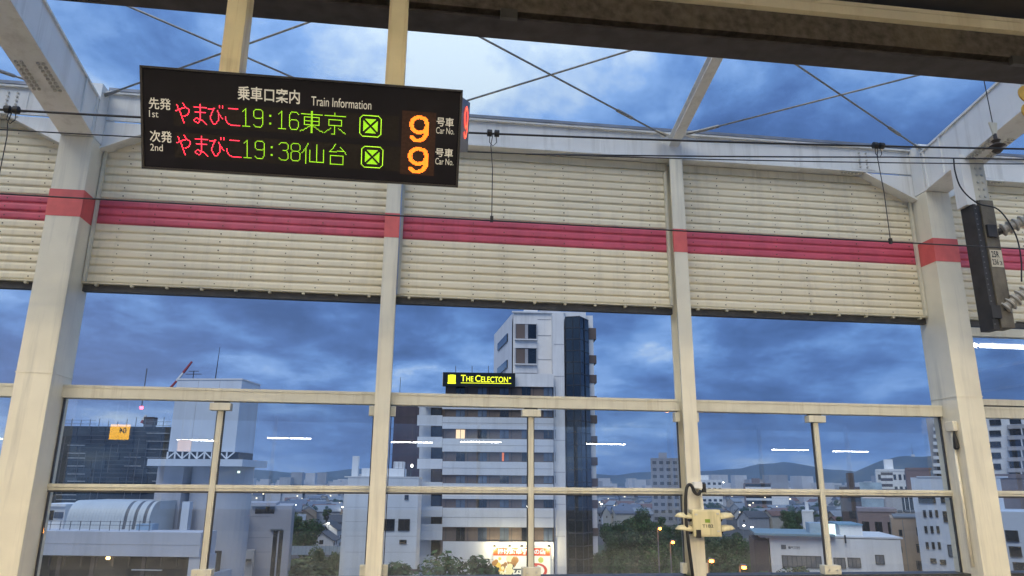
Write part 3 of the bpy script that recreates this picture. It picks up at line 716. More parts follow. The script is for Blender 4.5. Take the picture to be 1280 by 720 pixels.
class Bld:
    def __init__(s, name, px, dist, rot=0.0):
        o = dirn(px, dist); s.o = Vector((o.x, o.y, 0)); s.rot = R(rot)-AZ
        s.ex = Vector((math.cos(s.rot), math.sin(s.rot), 0)); s.ey = Vector((-math.sin(s.rot), math.cos(s.rot), 0))
        s.root = empty(name, s.o, (0, 0, s.rot))
    def at(s, px, py, y=0.0):
        q = s.o + s.ey*y - Vector((0, 0, ZC)); p = on_plane(px, py, q, s.ey) - q
        return p.dot(s.ex), p.z
    def rect(s, px0, px1, py0, py1, y=0.0):
        xm, ym = (px0+px1)/2, (py0+py1)/2
        return s.at(px0, ym, y)[0], s.at(px1, ym, y)[0], (0.0 if py1 is None else s.at(xm, py1, y)[1]), s.at(xm, py0, y)[1]
    def box(s, name, m, px0, px1, py0, py1, y0, y1, parent=None, label=None):
        if py1 is None:
            a = s.rect(px0, px1, py0, 720, y0); a = (a[0], a[1], 0.0, a[3])
        else: a = s.rect(px0, px1, py0, py1, y0)
        o = MB().box(a[0], a[1], y0, y1, a[2], a[3]).build(name, m, parent or s.root)
        if label: o['label'] = label
        return o
    def window(s, px0, px1, py0, py1, m=None, y=0.0, fr=None, bars=0):
        a = s.rect(px0, px1, py0, py1, y)
        o = MB().box(a[0], a[1], y-.02, y+.1, a[2], a[3]).build('window', m or M_win, s.root)
        t = .07; b = MB(); f0, f1 = y-.08, y-.021
        b.box(a[0]-t, a[0], f0, f1, a[2]-t, a[3]+t).box(a[1], a[1]+t, f0, f1, a[2]-t, a[3]+t).box(a[0], a[1], f0, f1, a[3], a[3]+t).box(a[0], a[1], f0-.05, f1, a[2]-t, a[2])
        for i in range(bars):
            x = a[0]+(a[1]-a[0])*(i+1)/(bars+1); b.box(x-.03, x+.03, f0, f1, a[2], a[3])
        b.build('frame', fr or M_mul, o); return o
    def tag(s, label, cat, group=None): return tag(s.root, label, cat, group)

# ---- the hotel
h = Bld('hotel_building', 620, 95, 2.5)
GR = 790
h.box('window_wall', M_brown, 553.5, 691.5, 470, None, .3, 16)
bands = [(466.5, 482.7), (496, 512), (521.5, 536.5), (548.5, 565), (577, 594), (604.5, 624), (635, 659), (677, 722)]
wins = [(482.7, 496), (512, 521.5), (536.5, 548.5), (565, 577), (594, 604.5), (624, 635), (659, 677)]
for i, (a, b) in enumerate(bands):
    h.box('spandrel', M_pale if i else M_white, 553, 692, a+(i > 0)*.2, b, 0, .5)
    if 1 < i: h.box('spandrel_joint', M_grey, 553.2, 691.8, (a+b)/2-.25, (a+b)/2+.25, -.02, .0)
h.box('lower_wall', M_pale, 553, 692, 722.5, None, 0, .5)
for j, (a, b) in enumerate(wins):
    for i in range(5):
        x = 553.5 + 16.5 + i*27.4
        lit = (j == 2 and i == 0) 
        o = h.box('window', M_lit if lit else (M_win2 if (i+j) % 3 else M_win), x, x+11, a+.6, b-.5, .22, .4)
        h.box('mullion', M_mul, x+5.2, x+5.8, a+.6, b-.5, .16, .219, o)
    if j == 3: h.box('lit_curtain', emit('orange_curtain', (1.0, .25, .1), .8), 627.5, 630.5, a+.8, b-.6, .2, .219)
    for i in range(6):
        x = 553.5+27.4*i+13.5 - 10; h.box('panel_joint', M_mul, x, x+.5, a+.4, b-.4, .26, .3)
# stair and balcony stack at the left end
st = h.box('stair_stack', M_brown, 524, 553, 497, None, 1.8, 14)
for i, (a, b) in enumerate([(500, 509), (519, 532), (546, 559), (573.5, 586), (602.5, 617), (633, 646), (655, 675), (695, 720)]):
    h.box('balcony_parapet', M_pale, 521.5+(-3 if i > 5 else (1 if i == 0 else 0)), 552.8, a if i else 508, b, .1, .35)
for i, (a, b) in enumerate([(509, 519), (532, 546), (559, 573.5), (586, 602.5), (617, 633), (646, 655), (675, 695)]):
    h.box('stair_wall', M_pale, 524, 538.5, a+.2, b-.2, 1.5, 1.79)
    h.box('stair_opening', M_win, 539.5, 552, a+1, b-.3, 1.6, 1.79)
h.box('stair_cap', M_pale, 531, 545, 497, 508, .5, 8)
# tower behind and above
tw = h.box('tower', M_white, 640.5, 735.5, 389.5, None, 3.0, 18)
for a in (.0,):
    s0 = h.at(640.5, 396, 3.0)
# oblique left flank of the tower
x0, zt = h.at(640.5, 391, 3.0)
MB().prism([(x0-.02, 3.0, 20), (x0-.02, 18.0, 20), (x0-2.2, 18.0, 20)], [(x0-.02, 3.0, zt-.1), (x0-.02, 18.0, zt-.1), (x0-2.2, 18.0, zt-.1)]).build('tower_flank', M_pale, h.root)
for zq in (-3.4, -7.2):
    pts = [(x0-.50, 6.0), (x0-1.65, 14.0)]
    MB().prism([(pts[0][0]-.12, pts[0][1], zt+zq), (pts[1][0]-.12, pts[1][1], zt+zq), (pts[1][0]+.02, pts[1][1], zt+zq), (pts[0][0]+.02, pts[0][1], zt+zq)],
               [(pts[0][0]-.12, pts[0][1], zt+zq+1.1), (pts[1][0]-.12, pts[1][1], zt+zq+1.1), (pts[1][0]+.02, pts[1][1], zt+zq+1.1), (pts[0][0]+.02, pts[0][1], zt+zq+1.1)]).build('flank_window', M_win, h.root)
h.box('tower_shaft', M_white, 692.2, 706.5, 391, None, .8, 2.99)
h.box('tower_cornice', M_pale, 640, 706.4, 389.2, 391.0, 2.7, 2.99)
for (a, b) in ((405, 423.5), (435.5, 454.5)):
    rc = h.box('balcony_opening', M_win, 645, 670.5, a, b, 2.9, 2.99)
    h.box('balcony_partition', M_brown, 645.3, 656, a+.5, b-.3, 2.84, 2.899, rc)
    h.box('balcony_pier', M_grey, 656.2, 660, a+.5, b-.3, 2.82, 2.899, rc)
    h.box('balcony_slab', M_white, 643.5, 671.5, b, b+1.2, 2.3, 2.98)
    h.box('balcony_front', M_pale, 643.5, 671.5, b+1.3, b+11.5, 2.72, 2.98)
    h.box('balcony_frame', M_grey, 643.4, 645.0, a-.5, b, 2.75, 2.98); h.box('balcony_frame', M_grey, 670.4, 671.4, a-.5, b, 2.75, 2.98)
for y in (399, 419, 449, 468): h.box('tower_joint', M_grey, 672.0, 691.8, y, y+.5, 2.95, 2.99)
h.box('downpipe', M_rail, 689.6, 690.6, 398, 466, 2.85, 2.98)
for y in (430, 470, 510, 550, 590, 630, 670): h.box('shaft_joint', M_grey, 692.4, 706.4, y, y+.5, .77, .799)
h.box('roof_block', M_white, 655, 672, 386, 389.4, 4, 9); h.box('roof_block', M_grey, 676, 700, 384.5, 389.4, 6, 12)
# angled glass bay
xa, z1 = h.at(706.8, 396, .8); xb, _ = h.at(723.5, 396, .8); xc, _ = h.at(735.5, 402, 2.6)
MB().prism([(xa, .8, 0), (xb, .2, 0), (xc, 2.6, 0), (xc, 2.98, 0), (xa, 2.98, 0)], [(xa, .8, z1), (xb, .2, z1), (xc, 2.6, z1), (xc, 2.98, z1), (xa, 2.98, z1)]).build('glass_bay', M_cur, h.root)
nz = 0; z = z1-.1
while z > 2:
    for (p, q) in (((xa, .8), (xb, .2)), ((xb, .2), (xc, 2.6))):
        MB().prism([(p[0], p[1]-.06, z), (q[0]+.02, q[1]-.06, z), (q[0]+.02, q[1]+.03, z), (p[0], p[1]+.03, z)], [(p[0], p[1]-.06, z+.12), (q[0]+.02, q[1]-.06, z+.12), (q[0]+.02, q[1]+.03, z+.12), (p[0], p[1]+.03, z+.12)]).build('bay_transom', M_mul, h.root)
    z -= 1.55
for t in (0, .5, 1.0):
    x, y = xa+(xb-xa)*t, .8+(.2-.8)*t; MB().box(x-.05, x+.05, y-.07, y-.002, 0, z1).build('bay_mullion', M_mul, h.root)
x, y = (xb+xc)/2, 1.4; MB().box(x, x+.08, y-.09, y-.01, 0, z1).build('bay_mullion', M_mul, h.root)
# banded right flank
h.box('right_flank', M_white, 735.6, 744.6, 394.5, None, 3.4, 18)
for y in (410, 444, 468.5, 495, 519, 545, 571.5, 598, 625, 660):
    h.box('flank_band', M_brown, 735.8, 745.2+(y-410)*.012, y, y+10-(y == 410)*-4, 3.3, 6)
h.box('flank_pilaster', M_grey, 733.6, 735.5, 400, None, 2.5, 3.39)
# rooftop sign
sgn = h.box('roof_sign', mat('sign_board_black', (.004, .006, .004), .4), 553.5, 644, 465.8, 483.2, -.9, -.35)
M_yg = emit('yellow_green_sign', (.72, .78, .02), 1.9)
def htext(body, x0, y0, x1, y1, bold=.01):
    xa, z_ = h.at(x0, y1, -.92); xb, zt_ = h.at(x1, y0, -.92); _, za = h.at((x0+x1)/2, y1, -.92); _, zb2 = h.at((x0+x1)/2, y0, -.92)
    return text('lettering', body, M_yg, sgn, xa, xb, za, zb2, -.92, bold=bold)
htext('T', 576, 468.6, 582.2, 476.6); htext('HE', 582.8, 470.4, 591.8, 476.8); htext('C', 594, 469, 600.6, 477.2); htext('ELECTON', 601.2, 470.8, 635, 478)
h.box('sign_underline', M_yg, 576, 639, 478.6, 479.3, -.93, -.91, sgn); h.box('sign_dot', M_yg, 636.5, 638.5, 471.5, 473.5, -.93, -.91, sgn)
for i in range(4): h.box('logo_bar', M_yg, 560+i*2.45, 562.1+i*2.45, 468.2+(i in (0, 3))*.4, 479.4, -.93, -.91, sgn)
h.box('logo_base', M_yg, 559.4, 569.8, 477.9, 479.6, -.932, -.912, sgn)
for px in (569, 590, 611, 632): 
    a = h.at(px, 466, -.3); b = h.at(px, 454, -.3); MB().tube([(a[0], 2, a[1]-.2), (b[0], 2, b[1])], .05, 5).build('roof_mast', M_rail, h.root)
# lit billboard low on the facade
bb = h.box('billboard', emit('billboard_white', (1.0, .94, .72), 1.15), 617, 688, 684, 735, -.5, -.02)
h.box('billboard_header', emit('billboard_orange', (1.0, .10, .012), .8), 616.5, 687.5, 685, 694.6, -.56, -.505, bb)
xa, z_ = h.at(622, 692.8, -.58); xb, zt_ = h.at(682, 686.2, -.58)
text('lettering', '揚げ豚串発祥の店', emit('billboard_text', (1, 1, .95), 1.3), bb, xa, xb, z_, zt_, -.58, bold=.02)
rnd = random.Random(3)
for i in range(46):
    px, py = rnd.uniform(617, 650), rnd.uniform(697, 733)
    if px > 638 and py > 705: continue
    a = h.at(px, py, -.52); q = rnd.uniform(.2, .55)
    c = rnd.choice([('food_gold', (1.0, .62, .10), 1.0), ('food_cream', (1.0, .86, .42), 1.1), ('food_brown', (.62, .30, .08), .7)])
    MB().tube([(a[0], -.505, a[1]), (a[0], -.515-rnd.uniform(0, .05), a[1])], [q, q*.8], 9).build('food_picture', emit(*c), bb)
for px, py in ((662, 701), (676, 700)):
    a = h.at(px, py, -.52); MB().tube([(a[0], -.505, a[1]), (a[0], -.53, a[1])], .35, 8).build('food_picture', emit('food_lime', (.75, .80, .15), .8), bb)
xa, z_ = h.at(637.5, 719, -.55); xb, zt_ = h.at(651.5, 706, -.55); text('lettering', '伝', mat('billboard_ink', (.12, .13, .12), .6), bb, xa, xb, z_, zt_, -.53, bold=.03)
xa, z_ = h.at(655, 723, -.55); xb, zt_ = h.at(684, 704, -.55); text('lettering', 'の', emit('billboard_red', (.9, .10, .06), .8), bb, xa, xb, z_, zt_, -.53, bold=.01)
for px in (618, 637, 652, 686):
    a = h.at(px, 682.5, -1.2); fl = MB().box(a[0]-.16, a[0]+.16, -1.35, -1.0, a[1]-.12, a[1]+.12).build('floodlight', M_mul, h.root)
    MB().box(a[0]-.03, a[0]+.03, -1.0, -.0, a[1]-.03, a[1]+.03).build('arm', M_mul, fl)
    ld = bpy.data.lights.new('flood_lamp', 'POINT'); ld.energy = 260; ld.color = (1, .82, .45); ld.shadow_soft_size = .12
    lo = bpy.data.objects.new('flood_lamp', ld); COL.objects.link(lo); lo.parent = h.root; lo.location = (a[0], -1.0, a[1]-.35)
h.tag('white banded hotel with dark glass bay and lit black roof sign', 'hotel')

# ---- pale annex left of the hotel
b = Bld('annex_building', 480, 86, 4)
b.box('wall', M_pale, 431, 521, 597, None, 0, 9); b.box('parapet', M_white, 430.5, 524, 595.6, 597, -.05, 9)
b.box('left_return', M_pale, 427, 431, 606, None, .6, 9)
b.box('roof_block', M_pale, 452, 505, 585.5, 595.5, 1.5, 6); b.box('chimney', M_pale, 440, 447.5, 570, 595.5, 2, 3.2)
for y in (616, 634, 652, 670, 690): b.box('wall_joint', M_grey, 431.2, 520.8, y, y+.35, -.012, 0)
b.window(479.5, 492.5, 649.5, 662.5, bars=1); b.window(498.5, 511.5, 649.5, 662.5, bars=1); b.window(506.5, 510, 619.5, 624); b.window(500, 507.5, 675.5, 679)
ac = b.box('water_tank', M_pale, 492, 505, 577, 585.4, 2, 4)
for px in (493, 498, 503): b.box('tank_rib', M_grey, px, px+.8, 577.5, 585.3, 1.93, 1.99, ac)
b.box('roof_unit', M_mul, 508, 513, 587, 595.5, 2, 3); b.box('base_course', M_dkb, 478, 524, 711.5, 716, -.05, 0)
a = b.at(514.5, 582, -.4); b.box('lamp_stalk', M_mul, 514, 514.6, 582.5, 595.5, .3, .5); MB().tube([(a[0]-.1, .3, a[1]), (a[0]+.1, .3, a[1])], .16, 8).build('roof_lamp', emit('white_lamp', (1, .95, .85), 10), b.root)
b.tag('plain pale annex with two square windows left of the hotel', 'building')
# ---- dark maroon slab behind
b = Bld('dark_building', 505, 140, 3)
b.box('wall', cmat('maroon_panel', (.085, .062, .078)), 488, 530, 507, None, 0, 14)
for y in (521, 536, 552, 568, 584): b.box('panel_joint', M_mul, 488.2, 529.8, y, y+.5, -.02, 0)
for x in (498, 509, 519): b.box('panel_joint', M_mul, x, x+.4, 507.5, 600, -.021, 0)
a = b.at(499, 507, 3); MB().tube([(a[0], 3, a[1]), (a[0], 3, a[1]+5.5)], .06, 5).build('antenna_mast', M_rail, b.root); MB().box(a[0]-.8, a[0]+.8, 2.5, 3.5, a[1]+.01, a[1]+.7).build('roof_unit', M_mul, b.root)
b.tag('dark maroon windowless slab behind the pale annex', 'building')

# ---- grey service tower on the left
b = Bld('service_tower', 250, 64, -4)
M_stw = cmat('service_panel', (.68, .74, .82), streak=.5, var=.04); M_cyl = cmat('service_shaft', (.50, .50, .54))
b.box('upper_box', M_stw, 216, 298, 475, 564.5, 0, 3.6); 
q = b.rect(216, 298, 475, 564.5)
MB().box(q[0]-.05, q[1]+.05, -.05, 3.65, q[3], q[3]+.12).build('coping', M_pale, b.root)
for x in (243, 270): b.box('panel_joint', M_grey, x, x+.3, 476, 564, -.012, 0)
# truss band
tz0, tz1 = b.at(250, 573.5)[1], b.at(250, 565)[1]; n = 9; xs = [q[0]+(q[1]-q[0])*i/n for i in range(n+1)]
for i in range(n):
    for (za, zb2) in ((tz0, tz1), (tz1, tz0)):
        if (i % 2 == 0) == (za == tz0): MB().tube([(xs[i], -.02, za), (xs[i+1], -.02, zb2)], .055, 5).build('truss_diagonal', M_pale, b.root)
    MB().box(xs[i]-.05, xs[i]+.05, -.07, .03, tz0, tz1).build('truss_post', M_pale, b.root)
b.box('truss_recess', M_mul, 216, 298, 565, 573.5, .5, 3.3); 
b.box('balcony_ledge', M_stw, 184, 303, 573.8, 582.5, -1.0, 3.9)
b.box('shaft', M_cyl, 188.5, 222, 583, None, .6, 3.2)
def half(name, px0, px1, py, m, yc, n=16):
    a = b.at(px0, 650, .0)[0]; c = b.at(px1, 650, .0)[0]; rr = (c-a)/2; z = b.at((px0+px1)/2, py, 0)[1]
    o = [((a+c)/2+rr*math.cos(math.pi+math.pi*i/n), yc+rr*.55*math.sin(math.pi+math.pi*i/n)) for i in range(n+1)] + [(c-.4, yc+.9), (a, yc+.9)]
    return MB().prism([(x, y, 0) for x, y in o], [(x, y, z) for x, y in o]).build(name, m, b.root)
half('rounded_shaft', 220, 300, 583, M_cyl, 1.8)
b.box('recessed_window', M_win, 191, 217, 632, 655, .5, .6); b.box('window_bar', M_grey, 209, 210, 632, 655, .44, .499); b.box('window_bar', M_grey, 215.5, 218, 630, 664, .4, .499); b.box('lattice_panel', M_grey, 191, 215, 655.5, 664, .45, .6)
b.box('duct', M_stw, 222.5, 232, 627, None, -.35, .2)
a = b.at(241, 475, 2); MB().tube([(a[0], 2, a[1]), (a[0], 2, a[1]+.8)], .04, 5).tube([(a[0]-.7, 2, a[1]+.5), (a[0]+.7, 2, a[1]+.5)], .03, 5).tube([(a[0]-.45, 2, a[1]+.75), (a[0]+.45, 2, a[1]+.75)], .03, 5).build('aerial', M_mul, b.root)
a = b.at(269, 475, 3); MB().tube([(a[0], 3, a[1]), (a[0]+.08, 3, a[1]+2.9)], [.05, .02], 5).build('lightning_rod', M_mul, b.root)
for px, py in ((298, 590),):
    a = b.at(px, py, -.5); MB().box(a[0]-.05, a[0]+.05, -.6, -.3, a[1]-.08, a[1]+.08).build('painted_glint', emit('cool_glint', (.8, 1.0, .85), 1.6), b.root)  # small glowing box standing in for a reflected glint, no lamp on the tower
b.tag('tall blue-grey service tower with truss band and rounded shaft', 'tower')

# ---- low building with white barrel roof and flat band
b = Bld('terminal_building', 140, 60, -3)
M_bl = cmat('band_panel', (.58, .59, .64), var=.05)
b.box('band', M_bl, 20, 250, 664.5, 695, 0, 2.5); b.box('roof_slab', M_bl, 20, 205, 665.2, 694, 2.51, 12); b.box('band_joint', M_grey, 20.2, 249.8, 680, 680.5, -.015, 0)
b.box('dark_opening', mat('dark_interior', (.008, .009, .012), .9), 42, 235, 695.3, 724, .8, 6); b.box('side_pier', M_bl, 235.2, 250, 695.3, None, .1, 2.5); b.box('lower_wall', M_bl, 20, 235, 724.3, None, .1, 8)
for x in (70, 112, 176): b.box('opening_pier', M_dkb, x, x+5, 695.4, 724, .7, .79)
for i in range(9): b.box('roof_beam', M_dkb, 60+i*20, 61.5+i*20, 696, 708, .72, .79)
b.box('inner_sign', M_pale, 164, 202, 712, 713.2, .6, .69)
a = b.at(133, 698, .4); MB().tube([(a[0]-.1, .6, a[1]), (a[0]+.1, .6, a[1])], .09, 8).build('opening_lamp', emit('amber_lamp', (1, .55, .18), 14), b.root)
# barrel roof
za = b.at(130, 664.5, 3)[1]; zb2 = b.at(130, 626, 3)[1]; xa, xb = b.at(82, 645, 3)[0], b.at(186, 645, 3)[0]
n = 12; prof = [(3.0+.0, za)] + [(3.0+1.3*(1-math.cos(i/n*math.pi/2))+.15, za+(zb2-za)*(.35+.65*math.sin(i/n*math.pi/2))) for i in range(n+1)] + [(8, zb2), (8, za)]
k = 26
for i in range(k):
    u0, u1 = xa+(xb-xa)*i/k, xa+(xb-xa)*(i+1)/k - .012
    dk = i in (18, 21, 24)
    MB().prism([(u0, y+(.05 if dk else 0), z) for y, z in prof], [(u1, y+(.05 if dk else 0), z) for y, z in prof]).build('roof_panel', M_rail if dk else mat('white_roof_sheet', (.56, .59, .60), .45, var=.05, scale=.6), b.root)
MB().box(xa-.05, xb, 7.9, 8.1, za, zb2+.02).build('rear_wall', M_grey, b.root)
b.box('plant_room', M_pale, 40, 80, 633, 664.3, 5, 9); b.box('plant_roof', M_pale, 38, 82, 630, 633, 4.8, 9.2); b.box('plant_window', M_win, 56, 66, 638, 650, 4.9, 5); b.box('plant_window', M_win2, 67.5, 78, 640, 648, 4.9, 5)
for i in range(12): b.box('railing_post', M_rail, 50+i*12.4, 50.5+i*12.4, 651, 664.4, 1.0, 1.05)
for y in (651.5, 656): b.box('railing_bar', M_rail, 50, 188, y, y+.6, .95, 1.0)
b.box('skylight', mat('blue_sheet', (.30, .42, .55), .4), 170, 190, 655, 664.4, 2.0, 2.9)
b.tag('low building with flat grey band and white barrel roof behind railing', 'building')

# ---- building under construction in dark netting, with cranes behind
b = Bld('netted_building', 140, 165, 0)
b.box('netted_mass', M_net, 40, 216, 533, None, 0, 24)
rnd = random.Random(11)
for i in range(9):
    x = 62+i*17.5
    for jy in range(8):
        if rnd.random() < .35: continue
        b.box('netting_panel', MATS['scaffold_net'] if rnd.random() < .6 else cmat('scaffold_net_light', (.045, .06, .075), var=.4), x, x+16.6, 534+jy*10.4, 543.6+jy*10.4, -.25-rnd.random()*.25, -.01)
for (x0, x1, ys) in ((84, 106, (556, 566, 572, 582, 592, 601)), (183, 212, (541, 551, 561, 571.5, 581.5, 591)), (155, 176, (582, 571)), (70, 95, (618, 624)), (190, 215, (601,))):
    for y in ys: b.box('scaffold_plank', M_scaf, x0, x1, y, y+.9, -.6, -.52)
for i in range(15): x = 62+i*10.6+rnd.uniform(-2, 2); b.box('scaffold_pole', M_rail, x, x+.4, 536+rnd.uniform(0, 30), 560+rnd.uniform(0, 80), -.66, -.58)
for i in range(15): b.box('scaffold_rail', cmat('dull_scaffold', (.09, .105, .12)), 60+rnd.uniform(0, 70), 214-rnd.uniform(0, 60), 539+i*5.2, 539.55+i*5.2, -.7, -.62)
for i in range(14):
    x = 66+i*11.5; b.box('scaffold_pole', M_rail, x, x+.5, 521+rnd.random()*6, 536, -.5, -.4)
for y in (525, 529.5): b.box('scaffold_rail', M_rail, 66, 120, y, y+.4, -.52, -.45); b.box('scaffold_rail', M_rail, 180, 214, y+2, y+2.4, -.52, -.45)
b.tag('building under construction wrapped in dark netting and scaffold', 'building')
def crane(px, y0, y1, boom, label, dist=175):
    b = Bld('tower_crane', px, dist, 0); M_cr = mat('crane_red', (.36, .05, .06), .5, var=.1)
    a = b.at(px, y0)
    MB().box(-.9, .9, -.9, .9, 0, a[1]).build('mast', M_rail, b.root); MB().box(-1.0, 1.1, -.9, .9, a[1]+.01, a[1]+1.6).build('cab', M_dkb, b.root)
    q = [b.at(*p) for p in boom]
    for i in range(len(q)-1):
        MB().tube([(q[i][0], 0, q[i][1]), (q[i+1][0], 0, q[i+1][1])], [.34, .26], 4).build('boom', M_cr if i % 2 == 0 else M_white, b.root)
    if y1:
        a = b.at(px-3, y1); MB().tube([(a[0], 1, 40), (a[0], 1, a[1])], .12, 4).build('beacon_mast', M_rail, b.root); MB().tube([(a[0]-.25, 1, a[1]), (a[0]+.25, 1, a[1])], .3, 8).build('beacon', emit('red_beacon', (1, .06, .10), 12), b.root)
    return b.tag(label, 'crane', 'cranes over the building site')
crane(177, 531, 509, [(177, 529), (179, 525), (182.5, 519)], 'small red crane with red beacon above the netted building')
crane(212, 500, None, [(212, 486), (221, 476), (229, 466), (240, 452)], 'red and white crane boom rising behind the service tower', 200)

# ---- angled grey concrete building
b = Bld('concrete_building', 330, 84, 14)
M_cg = cmat('rough_concrete', (.40, .39, .42), streak=.7)
b.box('wall', M_cg, 303, 362, 632, None, 0, 9); b.box('upper_wall', M_cg, 301, 345, 628.5, 631.8, .6, 8)
b.box('recess', M_win, 339.5, 352, 663, None, -.02, .3); b.box('recess_fin', M_cg, 345, 347, 664, None, -.08, -.021); b.box('recess_lintel', M_roofg, 338, 353, 661, 663, -.3, 0)
b.box('roof_opening', M_win, 319, 343, 633.5, 642, -.03, .4); b.box('roof_slab', M_roofg, 314, 344, 632.2, 633.4, -.4, 0); b.box('roof_opening', M_win, 301, 312, 640, 649, -.03, .4)
b.box('side_wing', M_pale, 296, 303, 640, None, -1.5, 6); b.box('side_window', M_win, 297, 302.5, 653, 658, -1.53, -1.49); b.box('canopy', M_roofd, 294, 314, 699, 702, -1.6, -.1); b.box('low_annex', M_grey, 296, 316, 688, None, -1.2, -.05)
for y in (645, 672, 690): b.box('form_joint', M_roofg, 303.2, 338, y, y+.4, -.015, 0)
b.tag('rough grey concrete building with dark vertical recess', 'building')

# ---- houses
def house(px, py, w, d, hgt, rot, wm, rm, label, group=None, gz=0.0):
    p = gnd(px, py, gz); r = empty('house', p, (0, 0, R(rot)))
    MB().box(-w/2, w/2, -d/2, d/2, 0, hgt).build('wall', wm, r)
    g = [(-d/2-.0, hgt), (d/2+.0, hgt), (0, hgt+d*.32)]
    MB().prism([(-w/2+.02, y, z) for y, z in g], [(w/2-.02, y, z) for y, z in g]).build('gable', wm, r)
    ov = .45; rh = d*.32; t = .18
    rp = MB()
    for s_ in (-1, 1):
        e = [(s_*(d/2+ov), hgt-ov*.64+.02), (0, hgt+rh+.02), (0, hgt+rh+t+.02), (s_*(d/2+ov), hgt-ov*.64+t+.02)]
        rp.prism([(-w/2-ov, y, z) for y, z in e], [(w/2+ov, y, z) for y, z in e])
    rp.build('roof', rm, r)
    for i in range(max(1, int(w//3))):
        x = -w/2+1.5+i*3
        for zz2 in ((1.0, 2.0), (3.6, 4.6)):
            if zz2[1] < hgt: MB().box(x-.55, x+.55, -d/2-.03, -d/2+.02, *zz2).build('window', M_win, r)
    MB().box(w/2-.02, w/2+.03, -.5, .5, hgt*.6, hgt*.6+1).build('window', M_win, r); MB().box(-w/2-.03, -w/2+.02, -.5, .5, hgt*.6, hgt*.6+1).build('window', M_win, r)
    return tag(r, label, 'house', group)
M_hw = [cmat('house_white', (.58, .58, .60)), cmat('house_grey', (.36, .37, .40)), cmat('house_tan', (.34, .29, .24)), cmat('house_cream', (.48, .45, .40))]
M_hr = [cmat('slate_roof', (.075, .08, .095)), cmat('grey_blue_roof', (.12, .14, .19)), cmat('rust_roof', (.16, .085, .07)), cmat('pale_roof', (.24, .26, .29))]
house(411, 678, 8, 6.2, 3.6, 82, M_hw[0], M_hr[0], 'white gabled house behind the blue fence, the taller one')
house(405, 686, 8, 5.8, 2.3, 85, M_hw[0], M_hr[0], 'low white gabled house in front of the taller white house')
house(388, 681, 7, 6, 3.0, -20, M_hw[1], M_hr[1], 'small grey house beside the round tree near the blue fence')
house(426, 668, 8, 6, 4.0, 20, M_hw[1], M_hr[0], 'grey tiled house behind the white gabled houses')
house(368, 665, 6, 5, 4.0, 5, M_hw[0], M_hr[3], 'white house half hidden by the concrete building')
house(1012, 662, 10, 9, 5.5, 15, M_hw[1], M_hr[0], 'dark hipped house behind the white bank building')
rnd = random.Random(5); protos = []
for i in range(8):
    hs = house(700, 640, rnd.uniform(8, 13), rnd.uniform(7, 9), rnd.choice((3.2, 5.4, 5.8, 6.2)), 0, M_hw[i % 4], M_hr[(i*3+i//4) % 4], 'small far town house among many below the hills', 'far town houses below the hills')
    protos.append(hs); hs.location = (0, 0, 0)
cnt = 0; used = [0]*8
while cnt < 240:
    if rnd.random() < .2: px = rnd.uniform(362, 436)
    elif rnd.random() < .25: px = rnd.uniform(745, 860)
    else: px = rnd.uniform(862, 1120)
    dist = 310*(1-rnd.random()*.72)**-1.0
    if px < 440 and dist < 260 or (735 < px < 880 and dist < 240): continue
    d = dirn(px, dist); i = rnd.randrange(8)
    o = protos[i] if not used[i] else copy_tree(protos[i]); used[i] = 1
    o.scale = (.8, .8, .85); o.location = (d.x, d.y, 0); o.rotation_euler = (0, 0, R(rnd.choice((10, 100, 20, 95, 190))+rnd.uniform(-8, 8))); cnt += 1
# countless farther roofs as one mass
b = MB(); b2 = MB(); b3 = MB()
for i in range(9000):
    px = rnd.uniform(-80, 1400); dist = 650*(1-rnd.random()*.88)**-1.0
    d = dirn(px, dist); w, dd, hh = rnd.uniform(4, 9), rnd.uniform(4, 7), rnd.uniform(4, 9) if rnd.random() < .93 else rnd.uniform(10, 26)
    t = rnd.choice((b, b, b2)); t.box(d.x-w, d.x+w, d.y-dd, d.y+dd, 0, hh)
    if hh < 10:
        b3.prism([(d.x-w-.6, d.y-dd-.6, hh), (d.x-w-.6, d.y+dd+.6, hh), (d.x-w-.6, d.y, hh+dd*.6)], [(d.x+w+.6, d.y-dd-.6, hh), (d.x+w+.6, d.y+dd+.6, hh), (d.x+w+.6, d.y, hh+dd*.6)])
ft = empty('distant_town', (0, 0, 0)); b4 = MB()
for i in range(230):
    d = dirn(rnd.uniform(-60, 1340), 330*(1-rnd.random()*.9)**-1.0); q = d.length*.00085*rnd.uniform(.5, 1.1); zl = rnd.uniform(4, 11)
    b4.box(d.x-q, d.x+q, d.y-q, d.y+q, zl, zl+2*q)
tag(b4.build('town_lights', emit('town_light', (1.0, .86, .62), 2.2), ft), kind='stuff')

tag(b.build('town_walls', M_hw[0], ft), kind='stuff'); tag(b2.build('town_walls', M_hw[1], ft), kind='stuff'); tag(b3.build('town_roofs', M_hr[1], ft), kind='stuff')
tag(ft, 'mass of tiny distant roofs and walls below the hills', 'town', kind='stuff')

